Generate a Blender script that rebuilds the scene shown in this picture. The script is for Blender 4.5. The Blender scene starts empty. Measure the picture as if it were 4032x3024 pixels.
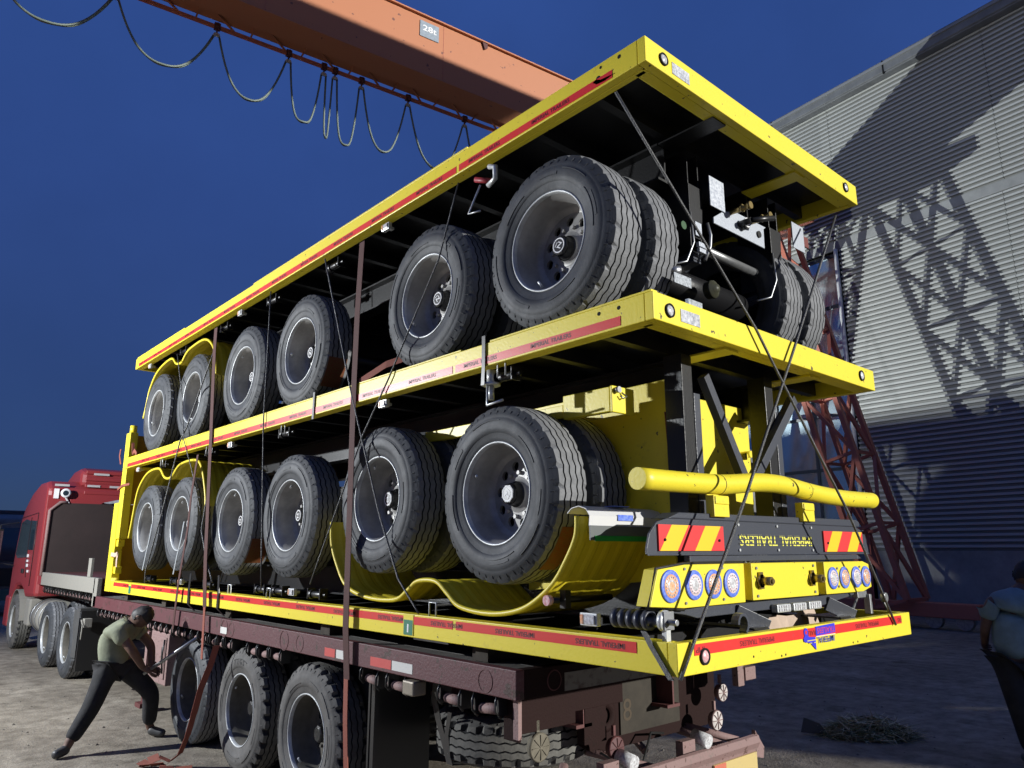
import bpy, bmesh, math, random
from mathutils import Matrix, Vector, noise
random.seed(7)
PI = math.pi
S = bpy.context.scene
C = S.collection

# ------------------------------------------------------------------ camera
cam = bpy.data.cameras.new('camera'); cam_o = bpy.data.objects.new('camera', cam); C.objects.link(cam_o)
cam.sensor_width = 36; cam.lens = 2906/4032*36; cam.clip_start = .05; cam.clip_end = 3000
cam_o.location = (-2.7405, -2.014, 1.8504)
cam_o.rotation_euler = (math.radians(90+12.702), 0, math.radians(-41.699))
S.camera = cam_o
S.render.resolution_x = 1024; S.render.resolution_y = 768

# ------------------------------------------------------------------ sky and lamps
SUN_EL = math.radians(12.5)
SUN_DIR = Vector((-.38, .925, 0)).normalized()          # horizontal travel of the light
w = bpy.data.worlds.new('World'); S.world = w; w.use_nodes = True
nt = w.node_tree; nt.nodes.clear()
sky = nt.nodes.new('ShaderNodeTexSky'); sky.sky_type = 'NISHITA'; sky.sun_disc = False
sky.sun_elevation = SUN_EL
sky.sun_rotation = math.atan2(-SUN_DIR.x, -SUN_DIR.y)
sky.ozone_density = 6.0; sky.air_density = 1.0; sky.dust_density = 0.3
tint = nt.nodes.new('ShaderNodeMix'); tint.data_type = 'RGBA'; tint.blend_type = 'MULTIPLY'
tint.inputs[0].default_value = 1.0; tint.inputs[7].default_value = (.34, .48, .80, 1)
bg = nt.nodes.new('ShaderNodeBackground'); bg.inputs[1].default_value = 0.08
wo = nt.nodes.new('ShaderNodeOutputWorld')
tcw = nt.nodes.new('ShaderNodeTexCoord'); sx = nt.nodes.new('ShaderNodeSeparateXYZ'); rmp = nt.nodes.new('ShaderNodeValToRGB')
for p, c in ((.0, (.027, .044, .098)), (.12, (.027, .052, .150)), (.40, (.029, .066, .235)), (.8, (.032, .086, .325))):
    e = rmp.color_ramp.elements.new(p); e.color = (*c, 1)
rmp.color_ramp.elements.remove(rmp.color_ramp.elements[0]); rmp.color_ramp.elements.remove(rmp.color_ramp.elements[-1])
dusk = nt.nodes.new('ShaderNodeMix'); dusk.data_type = 'RGBA'; dusk.inputs[0].default_value = .86
up_ = nt.nodes.new('ShaderNodeMix'); up_.data_type = 'RGBA'; up_.blend_type = 'MULTIPLY'; up_.inputs[0].default_value = 1; up_.clamp_result = False; up_.inputs[7].default_value = (12.5, 12.5, 12.5, 1)
nt.links.new(tcw.outputs['Generated'], sx.inputs[0]); nt.links.new(sx.outputs[2], rmp.inputs[0]); nt.links.new(rmp.outputs[0], up_.inputs[6])
cl = nt.nodes.new('ShaderNodeTexNoise'); cl.inputs['Scale'].default_value = 2.2; cl.inputs['Detail'].default_value = 5; cl.inputs['Roughness'].default_value = .55
cm = nt.nodes.new('ShaderNodeMapRange'); cm.inputs[1].default_value = .3; cm.inputs[2].default_value = .7; cm.inputs[3].default_value = 10.9; cm.inputs[4].default_value = 14.2
nt.links.new(tcw.outputs['Generated'], cl.inputs[0]); nt.links.new(cl.outputs[0], cm.inputs[0]); nt.links.new(cm.outputs[0], up_.inputs[7])
nt.links.new(sky.outputs[0], tint.inputs[6]); nt.links.new(tint.outputs[2], dusk.inputs[6]); nt.links.new(up_.outputs[2], dusk.inputs[7]); nt.links.new(dusk.outputs[2], bg.inputs[0]); nt.links.new(bg.outputs[0], wo.inputs[0])

sl = bpy.data.lights.new('main_floodlight_sun', 'SUN'); sl.energy = 5.0; sl.angle = math.radians(.5); sl.color = (1, .985, .93)
so = bpy.data.objects.new('main_floodlight_sun', sl); C.objects.link(so)
d = Vector((SUN_DIR.x*math.cos(SUN_EL), SUN_DIR.y*math.cos(SUN_EL), -math.sin(SUN_EL)))
so.rotation_euler = d.to_track_quat('-Z', 'Y').to_euler(); so.location = (4, -14, 6)

def spot(name, loc, target, watts, deg, size, col):
    l = bpy.data.lights.new(name, 'SPOT'); l.energy = watts; l.spot_size = math.radians(deg); l.spot_blend = .22
    l.shadow_soft_size = size; l.color = col
    o = bpy.data.objects.new(name, l); C.objects.link(o); o.location = loc
    o.rotation_euler = (Vector(target)-Vector(loc)).to_track_quat('-Z', 'Y').to_euler()
LAMP_W = (5.2, 24.2, 6.22)                                  # the yard lamp whose reflection shows in the window
LAMP_S = (-6.0, 9.3, 4.0)                                   # the lamp at the left of the truck
spot('yard_lamp_light', LAMP_W, (20.2, 5.2, 11.2), 24000, 56, .02, (.95, 1, .98))
spot('side_lamp_light', LAMP_S, (0, 8.4, .4), 4400, 124, .07, (.93, .97, 1.0))
S.view_settings.view_transform = 'Standard'; S.view_settings.look = 'None'
S.view_settings.exposure = 0; S.view_settings.gamma = 1; S.view_settings.use_curve_mapping = False
S.render.engine = 'CYCLES'
S.cycles.max_bounces = 6; S.cycles.sample_clamp_indirect = 4

# yard frame (building and crane): n = into the wall, s = along the wall, z
ANG = math.atan2(.12788361, .99178918)
YF = Matrix.Translation((20.5, 6.6, 0)) @ Matrix.Rotation(-ANG, 4, 'Z')
I4 = Matrix.Identity(4)

# ------------------------------------------------------------------ materials
MATS = {}
def mat(name, col, rough=.5, metal=0.0, var=0.0, vscale=6.0, bump=0.0, bscale=60.0, col2=None, spec=.5, stretch=None, coat=0):
    if name in MATS: return MATS[name]
    m = bpy.data.materials.new(name); m.use_nodes = True; t = m.node_tree; b = t.nodes['Principled BSDF']
    b.inputs['Base Color'].default_value = (*col, 1); b.inputs['Roughness'].default_value = rough
    b.inputs['Metallic'].default_value = metal; b.inputs['Specular IOR Level'].default_value = spec
    if coat: b.inputs['Coat Weight'].default_value = coat
    tc = t.nodes.new('ShaderNodeTexCoord'); src = tc.outputs['Object']
    if stretch:
        mp = t.nodes.new('ShaderNodeMapping'); mp.inputs['Scale'].default_value = stretch
        t.links.new(src, mp.inputs[0]); src = mp.outputs[0]
    if var:
        n = t.nodes.new('ShaderNodeTexNoise'); n.inputs['Scale'].default_value = vscale; n.inputs['Detail'].default_value = 7; n.inputs['Roughness'].default_value = .65
        t.links.new(src, n.inputs[0])
        r = t.nodes.new('ShaderNodeValToRGB'); r.color_ramp.elements[0].position = .35; r.color_ramp.elements[1].position = .68
        c2 = col2 or tuple(c*(1-var) for c in col)
        r.color_ramp.elements[0].color = (*c2, 1); r.color_ramp.elements[1].color = (*col, 1)
        t.links.new(n.outputs[0], r.inputs[0]); t.links.new(r.outputs[0], b.inputs['Base Color'])
        mr = t.nodes.new('ShaderNodeMapRange'); mr.inputs[3].default_value = min(1, rough+.15); mr.inputs[4].default_value = max(.05, rough-.08)
        t.links.new(n.outputs[0], mr.inputs[0]); t.links.new(mr.outputs[0], b.inputs['Roughness'])
    if bump:
        n2 = t.nodes.new('ShaderNodeTexNoise'); n2.inputs['Scale'].default_value = bscale; n2.inputs['Detail'].default_value = 6
        t.links.new(src, n2.inputs[0]); bp = t.nodes.new('ShaderNodeBump'); bp.inputs['Strength'].default_value = bump; bp.inputs['Distance'].default_value = .01
        t.links.new(n2.outputs[0], bp.inputs['Height']); t.links.new(bp.outputs[0], b.inputs['Normal'])
    MATS[name] = m; return m
def worn(name, col, wear, amount=.5, scale=5, rough=.5, bump=.1, fine=40, metal=0):
    """base colour with shaped patches of wear/dirt and fine chips"""
    if name in MATS: return MATS[name]
    m = mat(name, col, rough, metal=metal, bump=bump, bscale=fine*2); t = m.node_tree; b = t.nodes['Principled BSDF']
    tc = t.nodes.new('ShaderNodeTexCoord')
    n1 = t.nodes.new('ShaderNodeTexNoise'); n1.inputs['Scale'].default_value = scale; n1.inputs['Detail'].default_value = 9; n1.inputs['Roughness'].default_value = .7
    n2 = t.nodes.new('ShaderNodeTexNoise'); n2.inputs['Scale'].default_value = fine; n2.inputs['Detail'].default_value = 4
    for n in (n1, n2): t.links.new(tc.outputs['Object'], n.inputs[0])
    mm = t.nodes.new('ShaderNodeMath'); mm.operation = 'MULTIPLY'; t.links.new(n1.outputs[0], mm.inputs[0]); t.links.new(n2.outputs[0], mm.inputs[1])
    r = t.nodes.new('ShaderNodeValToRGB'); p = .42-.22*amount
    r.color_ramp.elements[0].position = p; r.color_ramp.elements[1].position = p+.12
    r.color_ramp.elements[0].color = (0, 0, 0, 1); r.color_ramp.elements[1].color = (amount, amount, amount, 1)
    mx = t.nodes.new('ShaderNodeMix'); mx.data_type = 'RGBA'; mx.inputs[6].default_value = (*col, 1); mx.inputs[7].default_value = (*wear, 1)
    t.links.new(mm.outputs[0], r.inputs[0]); t.links.new(r.outputs[0], mx.inputs[0]); t.links.new(mx.outputs[2], b.inputs['Base Color'])
    return m
YEL = worn('yellow_paint', (.80, .66, .035), (.50, .38, .05), .38, 4.5, .42, .09, 30)
def chips(m_, col, thr=.655, scale=26):
    t = m_.node_tree; b = t.nodes['Principled BSDF']; src = b.inputs['Base Color'].links[0].from_socket
    tc = t.nodes.new('ShaderNodeTexCoord'); n = t.nodes.new('ShaderNodeTexNoise'); n.inputs['Scale'].default_value = scale; n.inputs['Detail'].default_value = 3
    t.links.new(tc.outputs['Object'], n.inputs[0]); r = t.nodes.new('ShaderNodeValToRGB'); r.color_ramp.elements[0].position = thr; r.color_ramp.elements[1].position = thr+.02
    t.links.new(n.outputs[0], r.inputs[0]); x = t.nodes.new('ShaderNodeMix'); x.data_type = 'RGBA'; x.inputs[7].default_value = (*col, 1)
    t.links.new(r.outputs[0], x.inputs[0]); t.links.new(src, x.inputs[6]); t.links.new(x.outputs[2], b.inputs['Base Color'])
chips(YEL, (.10, .08, .03), .70, 24)
YELD = worn('yellow_guard_plastic', (.72, .58, .03), (.45, .34, .05), .35, 3, .45, .05)
RED = worn('red_tape', (.70, .035, .03), (.45, .10, .10), .4, 8, .35, .03)
INK = mat('tape_ink', (.09, .005, .01), .5)
BLK = worn('black_chassis_paint', (.007, .007, .008), (.028, .028, .030), .3, 4, .38, .12)
BLKG = worn('black_rear_panel_paint', (.055, .06, .075), (.16, .17, .19), .35, 5, .35, .15, 60)
GREY = worn('bare_steel_plate', (.42, .45, .50), (.2, .21, .24), .4, 9, .4, .25, 50, metal=.3)
STEEL = mat('worn_steel', (.45, .46, .47), .35, .8, var=.4, vscale=20)
GALV = mat('light_steel', (.7, .72, .72), .35, .4, var=.3, vscale=30)
RUB = mat('tyre_rubber', (.055, .060, .067), .62, var=.45, vscale=7, bump=.12, bscale=90)
RUBD = mat('tyre_groove', (.012, .012, .013), .8)
TREAD = mat('tyre_tread_dusty', (.20, .205, .215), .65, var=.35, vscale=14, bump=.25, bscale=60)
RUBO = mat('old_tyre_rubber', (.12, .115, .108), .75, var=.4, vscale=6, bump=.2, bscale=70)
TREADO = mat('old_tyre_tread', (.15, .145, .13), .8, var=.4, vscale=10, bump=.3, bscale=50)
RIM = mat('rim_grey', (.42, .41, .39), .45, .25, var=.4, vscale=5)
RIMW = mat('rim_flange', (.62, .64, .64), .4, .2, var=.4, vscale=9)
HOLE = mat('dark_recess', (.004, .004, .004), .9)
HUB = mat('hub_black', (.02, .02, .02), .35)
WHITE = mat('white_mark', (.8, .8, .8), .5)
MAR = worn('maroon_paint', (.095, .026, .030), (.16, .11, .10), .5, 3, .6, .25, 35)
MARK = worn('shaded_brown_frame', (.020, .009, .008), (.012, .008, .007), .5, 4, .75, .3, 35)  # shade under the overhang painted in as a darker frame colour
MARK.node_tree.nodes['Principled BSDF'].inputs['Specular IOR Level'].default_value = .12
MARD = worn('maroon_frame', (.10, .028, .026), (.05, .03, .025), .5, 3, .65, .25, 35)
PINK = worn('faded_pink_paint', (.24, .15, .14), (.15, .12, .10), .6, 4, .7, .3, 40)
DIRT = worn('dirty_grey_paint', (.24, .23, .20), (.2, .19, .16), .5, 4, .75, .3)
ORG = worn('crane_orange', (.47, .175, .075), (.34, .11, .045), .3, .9, .6, .05, 12)
ORGR = worn('crane_red_oxide', (.48, .145, .09), (.30, .09, .05), .4, 3, .6, .05, 12)
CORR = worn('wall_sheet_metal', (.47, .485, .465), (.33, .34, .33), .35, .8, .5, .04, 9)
GROOVE = worn('wall_groove_shade', (.22, .225, .215), (.14, .14, .14), .35, .8, .6, .04, 9)  # rib shading put into the sheet as a darker groove colour
CORR2 = None
CABR = worn('cab_red', (.27, .035, .038), (.17, .045, .042), .3, 3, .38, .03)
GLASS = mat('dark_glass', (.02, .035, .05), .06, 0, spec=.9)
LENS = mat('lamp_lens', (.80, .82, .84), .2, var=.5, vscale=60, col2=(.35, .33, .33))
LENSR = mat('red_lens', (.65, .22, .22), .25, var=.5, vscale=70, col2=(.8, .6, .6))
LENSO = mat('orange_lens', (.80, .30, .14), .25, var=.5, vscale=70, col2=(.85, .55, .35))
BLUE = mat('blue_film_ring', (.03, .09, .62), .35, var=.4, vscale=80, col2=(.2, .3, .7))
PINKL = mat('pink_lens', (.75, .48, .50), .3, var=.5, vscale=80, col2=(.85, .8, .8))
BRASS = mat('brass', (.45, .34, .14), .3, .9, var=.4, vscale=40)
WEB = worn('webbing_maroon', (.065, .020, .016), (.12, .05, .04), .4, 12, .8, .3, 90)
WEBR = worn('webbing_orange_red', (.24, .065, .04), (.12, .04, .03), .4, 12, .8, .3, 90)
ROPE = mat('steel_rope', (.10, .10, .10), .4, .5, bump=.5, bscale=300)
chips(MAR, (.05, .02, .015), .62, 14); chips(PINK, (.10, .05, .04), .64, 30); chips(ORG, (.16, .06, .04), .70, 6)
CABLE = mat('festoon_rubber', (.16, .20, .17), .5)
CONC = None

# ------------------------------------------------------------------ mesh builder
class MB:
    def __init__(s): s.v = []; s.f = []; s.m = []; s.sm = []
    def add(s, vs, fs, mi=0, smooth=False, M=None):
        o = len(s.v)
        for v in vs: s.v.append(tuple(M @ Vector(v)) if M else tuple(v))
        for f in fs: s.f.append([i+o for i in f]); s.m.append(mi); s.sm.append(smooth)
        return s
    def box(s, x0, x1, y0, y1, z0, z1, mi=0, M=None):
        x0, x1 = sorted((x0, x1)); y0, y1 = sorted((y0, y1)); z0, z1 = sorted((z0, z1))
        vs = [(x, y, z) for x in (x0, x1) for y in (y0, y1) for z in (z0, z1)]
        return s.add(vs, [(0, 1, 3, 2), (4, 6, 7, 5), (0, 4, 5, 1), (2, 3, 7, 6), (0, 2, 6, 4), (1, 5, 7, 3)], mi, M=M)
    def prism(s, pts, ax, a, b, mi=0, M=None):
        """polygon pts in the two axes other than ax (cyclic order x<y<z), extruded a..b along ax"""
        def mk(p, t):
            return {'x': (t, p[0], p[1]), 'y': (p[0], t, p[1]), 'z': (p[0], p[1], t)}[ax]
        n = len(pts); vs = [mk(p, a) for p in pts]+[mk(p, b) for p in pts]
        fs = [list(range(n))[::-1], list(range(n, 2*n))]+[(i, (i+1) % n, n+(i+1) % n, n+i) for i in range(n)]
        return s.add(vs, fs, mi, M=M)
    def bar(s, p, q, wd, h=None, mi=0, up=(0, 0, 1)):
        p, q = Vector(p), Vector(q); h = h or wd; d = (q-p).normalized(); u = Vector(up)
        if abs(d.dot(u)) > .97: u = Vector((1, 0, 0))
        r = d.cross(u).normalized(); u = r.cross(d)
        vs = [b+r*a*wd/2+u*c*h/2 for b in (p, q) for a, c in ((-1, -1), (1, -1), (1, 1), (-1, 1))]
        return s.add(vs, [(3, 2, 1, 0), (4, 5, 6, 7), (0, 1, 5, 4), (1, 2, 6, 5), (2, 3, 7, 6), (3, 0, 4, 7)], mi)
    def tube(s, pts, r, n=8, mi=0, cap=True, flat=None):
        pts = [Vector(p) for p in pts]; rs = r if isinstance(r, (list, tuple)) else [r]*len(pts)
        o = len(s.v); prev = None; k = len(pts)
        for i, p in enumerate(pts):
            d = (pts[min(i+1, k-1)]-pts[max(i-1, 0)]).normalized()
            if prev is None:
                u = Vector((0, 0, 1)) if abs(d.z) < .9 else Vector((1, 0, 0))
            else: u = prev
            a = d.cross(u).normalized(); u = a.cross(d); prev = u
            for j in range(n):
                t = 2*PI*j/n; s.v.append(tuple(p+(a*math.cos(t)+u*math.sin(t))*rs[i]))
        for i in range(k-1):
            for j in range(n):
                s.f.append([o+i*n+j, o+i*n+(j+1) % n, o+(i+1)*n+(j+1) % n, o+(i+1)*n+j]); s.m.append(mi); s.sm.append(True)
        if cap:
            s.f.append([o+j for j in range(n)][::-1]); s.m.append(mi); s.sm.append(False)
            s.f.append([o+(k-1)*n+j for j in range(n)]); s.m.append(mi); s.sm.append(False)
        return s
    def cyl(s, p, q, r, n=20, mi=0): return s.tube([p, q], r, n, mi)
    def ribbon(s, pts, wv, th=.004, mi=0):
        """flat band: pts centre line, wv width vector, th thickness"""
        pts = [Vector(p) for p in pts]; wv = Vector(wv); o = len(s.v); k = len(pts)
        for i, p in enumerate(pts):
            d = (pts[min(i+1, k-1)]-pts[max(i-1, 0)]).normalized(); nn = d.cross(wv).normalized()*th/2
            for a, c in ((-.5, -1), (.5, -1), (.5, 1), (-.5, 1)): s.v.append(tuple(p+wv*a+nn*c))
        for i in range(k-1):
            for j in range(4):
                s.f.append([o+i*4+j, o+i*4+(j+1) % 4, o+(i+1)*4+(j+1) % 4, o+(i+1)*4+j]); s.m.append(mi); s.sm.append(False)
        s.f.append([o, o+3, o+2, o+1]); s.m.append(mi); s.sm.append(False)
        s.f.append([o+(k-1)*4+j for j in range(4)]); s.m.append(mi); s.sm.append(False)
        return s
    def lathe(s, prof, n=48, mi=None, M=None, smooth=True, closed=False):
        """prof list of (x, r[, mi]) about the X axis"""
        o = len(s.v); k = len(prof)
        for i in range(n):
            t = 2*PI*i/n
            for p in prof:
                v = Vector((p[0], p[1]*math.cos(t), p[1]*math.sin(t))); s.v.append(tuple(M @ v) if M else tuple(v))
        for i in range(n):
            for j in range(k-1 if not closed else k):
                j2 = (j+1) % k
                s.f.append([o+i*k+j, o+((i+1) % n)*k+j, o+((i+1) % n)*k+j2, o+i*k+j2])
                s.m.append(mi if mi is not None else (prof[j][2] if len(prof[j]) > 2 else 0)); s.sm.append(smooth)
        return s
    def mesh(s, name, mats, base=(0, 0, 0)):
        me = bpy.data.meshes.new(name); bx, by, bz = base
        me.from_pydata([(x-bx, y-by, z-bz) for x, y, z in s.v], [], s.f)
        for m in (mats if isinstance(mats, (list, tuple)) else [mats]): me.materials.append(m)
        me.polygons.foreach_set('material_index', s.m); me.polygons.foreach_set('use_smooth', s.sm)
        bm = bmesh.new(); bm.from_mesh(me); bmesh.ops.recalc_face_normals(bm, faces=bm.faces); bm.to_mesh(me); bm.free()
        return me

def props(o, label=None, cat=None, group=None, kind=None):
    if label: o['label'] = label
    if cat: o['category'] = cat
    if group: o['group'] = group
    if kind: o['kind'] = kind
    return o
def thing(name, label, cat, base=(0, 0, 0), frame=I4, group=None, kind=None):
    o = bpy.data.objects.new(name, None); C.objects.link(o); o.empty_display_size = .2
    o.matrix_world = frame @ Matrix.Translation(base); o['_b'] = list(base)
    return props(o, label, cat, group, kind)
def part(name, mb, mats, parent, bevel=0, label=None, kind=None, share=None, loc=None, rot=None):
    """mesh (or empty when mb is None) child; vertices are given in the frame of the thing's base"""
    base = parent.get('_b', [0, 0, 0])
    me = share if share else (mb.mesh(name, mats, base) if mb else None)
    o = bpy.data.objects.new(name, me); C.objects.link(o); o.parent = parent
    if me is None: o.empty_display_size = .1
    if loc is not None: o.location = Vector(loc)-Vector(base); o['_b'] = list(loc)
    else: o['_b'] = list(base)
    if rot is not None: o.rotation_euler = rot
    if bevel and mb:
        b = o.modifiers.new('edge', 'BEVEL'); b.width = bevel; b.segments = 2; b.limit_method = 'ANGLE'; b.angle_limit = math.radians(40)
    if label: o['label'] = label
    if kind: o['kind'] = kind
    return o
def single(name, mb, mats, label, cat, base=(0, 0, 0), frame=I4, group=None, bevel=0, kind=None):
    o = bpy.data.objects.new(name, mb.mesh(name, mats, base)); C.objects.link(o); o.matrix_world = frame @ Matrix.Translation(base)
    if bevel:
        b = o.modifiers.new('edge', 'BEVEL'); b.width = bevel; b.segments = 2; b.limit_method = 'ANGLE'
    return props(o, label, cat, group, kind)

# text -> mesh data
_tc = {}
def text_geo(s, size=1.0, bold=False):
    k = (s, bold)
    if k not in _tc:
        cu = bpy.data.curves.new('t', 'FONT'); cu.body = s; cu.size = 1; cu.align_x = 'CENTER'; cu.align_y = 'CENTER'; cu.resolution_u = 3
        if bold: cu.offset = .018
        o = bpy.data.objects.new('t', cu); C.objects.link(o)
        dg = bpy.context.evaluated_depsgraph_get(); me = bpy.data.meshes.new_from_object(o.evaluated_get(dg))
        _tc[k] = ([tuple(v.co) for v in me.vertices], [list(p.vertices) for p in me.polygons])
        bpy.data.objects.remove(o); bpy.data.curves.remove(cu); bpy.data.meshes.remove(me)
    return _tc[k]
def put_text(mb, s, origin, right, up, size, mi=0, width=None, bold=False):
    vs, fs = text_geo(s, bold=bold); sx = size
    if width:
        w0 = max(v[0] for v in vs)-min(v[0] for v in vs); sx = width/w0
    o, r, u = Vector(origin), Vector(right), Vector(up)
    mb.add([o+r*v[0]*sx+u*v[1]*size for v in vs], fs, mi)

# ------------------------------------------------------------------ GROUND and yard
def ground_mat():
    m = bpy.data.materials.new('yard_concrete'); m.use_nodes = True; t = m.node_tree; b = t.nodes['Principled BSDF']; b.inputs['Roughness'].default_value = .85
    tc = t.nodes.new('ShaderNodeTexCoord')
    def nz(sc, det=8, r=.6):
        n = t.nodes.new('ShaderNodeTexNoise'); n.inputs['Scale'].default_value = sc; n.inputs['Detail'].default_value = det; n.inputs['Roughness'].default_value = r
        t.links.new(tc.outputs['Object'], n.inputs[0]); return n
    a, bb, c = nz(.45), nz(5, 10, .7), nz(40, 5)
    r = t.nodes.new('ShaderNodeValToRGB'); r.color_ramp.elements[0].position = .32; r.color_ramp.elements[1].position = .7
    r.color_ramp.elements[0].color = (.20, .175, .14, 1); r.color_ramp.elements[1].color = (.38, .345, .285, 1)
    t.links.new(a.outputs[0], r.inputs[0])
    r2 = t.nodes.new('ShaderNodeValToRGB'); r2.color_ramp.elements[0].position = .3; r2.color_ramp.elements[1].position = .62
    r2.color_ramp.elements[0].color = (.42, .39, .35, 1); r2.color_ramp.elements[1].color = (1.05, 1.03, 1, 1)
    t.links.new(bb.outputs[0], r2.inputs[0])
    mx = t.nodes.new('ShaderNodeMix'); mx.data_type = 'RGBA'; mx.blend_type = 'MULTIPLY'; mx.inputs[0].default_value = 1
    t.links.new(r.outputs[0], mx.inputs[6]); t.links.new(r2.outputs[0], mx.inputs[7])
    mp = t.nodes.new('ShaderNodeMapping'); mp.inputs['Rotation'].default_value = (0, 0, .25); mp.inputs['Scale'].default_value = (1.7, .09, 1)
    tn = t.nodes.new('ShaderNodeTexNoise'); tn.inputs['Scale'].default_value = 1.6; tn.inputs['Detail'].default_value = 6
    t.links.new(tc.outputs['Object'], mp.inputs[0]); t.links.new(mp.outputs[0], tn.inputs[0])
    r3 = t.nodes.new('ShaderNodeValToRGB'); r3.color_ramp.elements[0].position = .38; r3.color_ramp.elements[1].position = .58
    r3.color_ramp.elements[0].color = (.50, .48, .45, 1); r3.color_ramp.elements[1].color = (1, 1, 1, 1); t.links.new(tn.outputs[0], r3.inputs[0])
    m2 = t.nodes.new('ShaderNodeMix'); m2.data_type = 'RGBA'; m2.blend_type = 'MULTIPLY'; m2.inputs[0].default_value = .8
    m2.inputs[0].default_value = .4; t.links.new(mx.outputs[2], m2.inputs[6]); t.links.new(r3.outputs[0], m2.inputs[7])
    st_ = nz(1.3, 3, .5); r4 = t.nodes.new('ShaderNodeValToRGB'); r4.color_ramp.elements[0].position = .66; r4.color_ramp.elements[1].position = .72
    r4.color_ramp.elements[0].color = (1, 1, 1, 1); r4.color_ramp.elements[1].color = (.42, .40, .38, 1); t.links.new(st_.outputs[0], r4.inputs[0])
    m3 = t.nodes.new('ShaderNodeMix'); m3.data_type = 'RGBA'; m3.blend_type = 'MULTIPLY'; m3.inputs[0].default_value = .8
    t.links.new(m2.outputs[2], m3.inputs[6]); t.links.new(r4.outputs[0], m3.inputs[7]); t.links.new(m3.outputs[2], b.inputs['Base Color'])
    bp = t.nodes.new('ShaderNodeBump'); bp.inputs['Strength'].default_value = .5; bp.inputs['Distance'].default_value = .02
    ad = t.nodes.new('ShaderNodeMath'); ad.inputs[1].default_value = .0; t.links.new(bb.outputs[0], ad.inputs[0]); t.links.new(c.outputs[0], ad.inputs[1])
    t.links.new(ad.outputs[0], bp.inputs['Height']); t.links.new(bp.outputs[0], b.inputs['Normal'])
    return m
CONC = ground_mat()
g = MB(); g.add([(-600, -600, 0), (900, -600, 0), (900, 900, 0), (-600, 900, 0)], [(0, 1, 2, 3)])
single('ground', g, CONC, None, None, kind='structure')
# far hills
def hills():
    m = MB(); n = 60; vs = []; fs = []
    for i in range(n+1):
        t = math.radians(5+150*i/n); r = 420
        h = 16+9*noise.noise(Vector((i*.21, 2, 0)))+5*noise.noise(Vector((i*.7, 5, 0)))
        x, y = r*math.cos(t), r*math.sin(t)
        vs += [(x*.8, y*.8, -1), (x*.92, y*.92, h*.7), (x, y, h), (x*1.3, y*1.3, -1)]
    for i in range(n):
        for j in range(3): a = i*4+j; fs.append((a, a+4, a+5, a+1))
    m.add(vs, fs, 0, True)
    single('hills', m, mat('far_hill_scrub', (.03, .045, .04), .9, var=.5, vscale=.05), None, None, kind='structure')
hills()

# ------------------------------------------------------------------ WAREHOUSE
wh = thing('warehouse', 'tall grey corrugated metal warehouse with dark glass bay behind the trailers', 'warehouse', (0, 0, 0), YF)
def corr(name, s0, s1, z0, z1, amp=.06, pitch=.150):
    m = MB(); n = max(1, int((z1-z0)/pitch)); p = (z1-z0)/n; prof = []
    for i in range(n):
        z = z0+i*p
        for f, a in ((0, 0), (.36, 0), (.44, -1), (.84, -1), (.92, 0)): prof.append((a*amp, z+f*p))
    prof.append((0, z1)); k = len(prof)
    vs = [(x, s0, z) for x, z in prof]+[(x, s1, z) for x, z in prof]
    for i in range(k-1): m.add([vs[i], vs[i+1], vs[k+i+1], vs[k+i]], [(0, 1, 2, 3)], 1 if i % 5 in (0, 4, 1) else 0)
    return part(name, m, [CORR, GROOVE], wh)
ROOF = 16.75
s = 1.30; cols = []
while s > -34: cols.append((s, max(-34, s-4.95))); s -= 4.955
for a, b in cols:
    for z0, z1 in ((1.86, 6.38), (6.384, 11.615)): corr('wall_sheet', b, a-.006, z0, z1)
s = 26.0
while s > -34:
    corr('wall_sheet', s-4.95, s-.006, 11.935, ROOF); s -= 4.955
# smooth light band between the sheets
m = MB(); m.box(-.05, .03, -34, 26, 11.62, 11.93); part('sheet_joint_band', m, mat('joint_band_sheet', (.34, .35, .34), .5, var=.3, vscale=2), wh, .01)
m = MB(); m.box(-.02, .3, -34, 1.2, 0, 1.85); part('plinth_wall', m, mat('plinth_render', (.36, .36, .34), .9, var=.3, vscale=1.5, bump=.2, bscale=20), wh)
m = MB(); m.box(.09, .4, -34, 1.3, 1.5, ROOF-.2); m.box(.35, .4, 1.3, 26, 1.5, ROOF-.2); m.box(.4, 22, -34, 26, 0, ROOF-.5); part('inner_wall', m, HOLE, wh)
m = MB(); m.box(-.32, .25, -34.2, 26.2, ROOF, ROOF+.38); m.box(-.36, -.32, -34.2, 26.2, ROOF+.05, ROOF+.45)
part('roof_gutter', m, mat('gutter_grey', (.20, .21, .22), .6, var=.3, vscale=2), wh, .02)
m = MB(); m.prism([(-.4, ROOF+.38), (11, ROOF+2.2), (22.5, ROOF+.38), (22.5, ROOF+.3), (-.4, ROOF+.3)], 'y', -34, 26); part('roof', m, mat('roof_sheet', (.25, .26, .27), .6), wh)
for k in range(9):                       # gutter seams
    m = MB(); s0 = 3.2-k*4.2; m.box(-.375, -.31, s0-.02, s0+.02, ROOF, ROOF+.46); part('gutter_joint', m, HOLE, wh)
m = MB(); m.tube([(-.14, 1.36, .1), (-.14, 1.36, 11.6)], .065, 12); part('downpipe', m, mat('white_pipe', (.72, .73, .72), .5, var=.2, vscale=3), wh)
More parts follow.
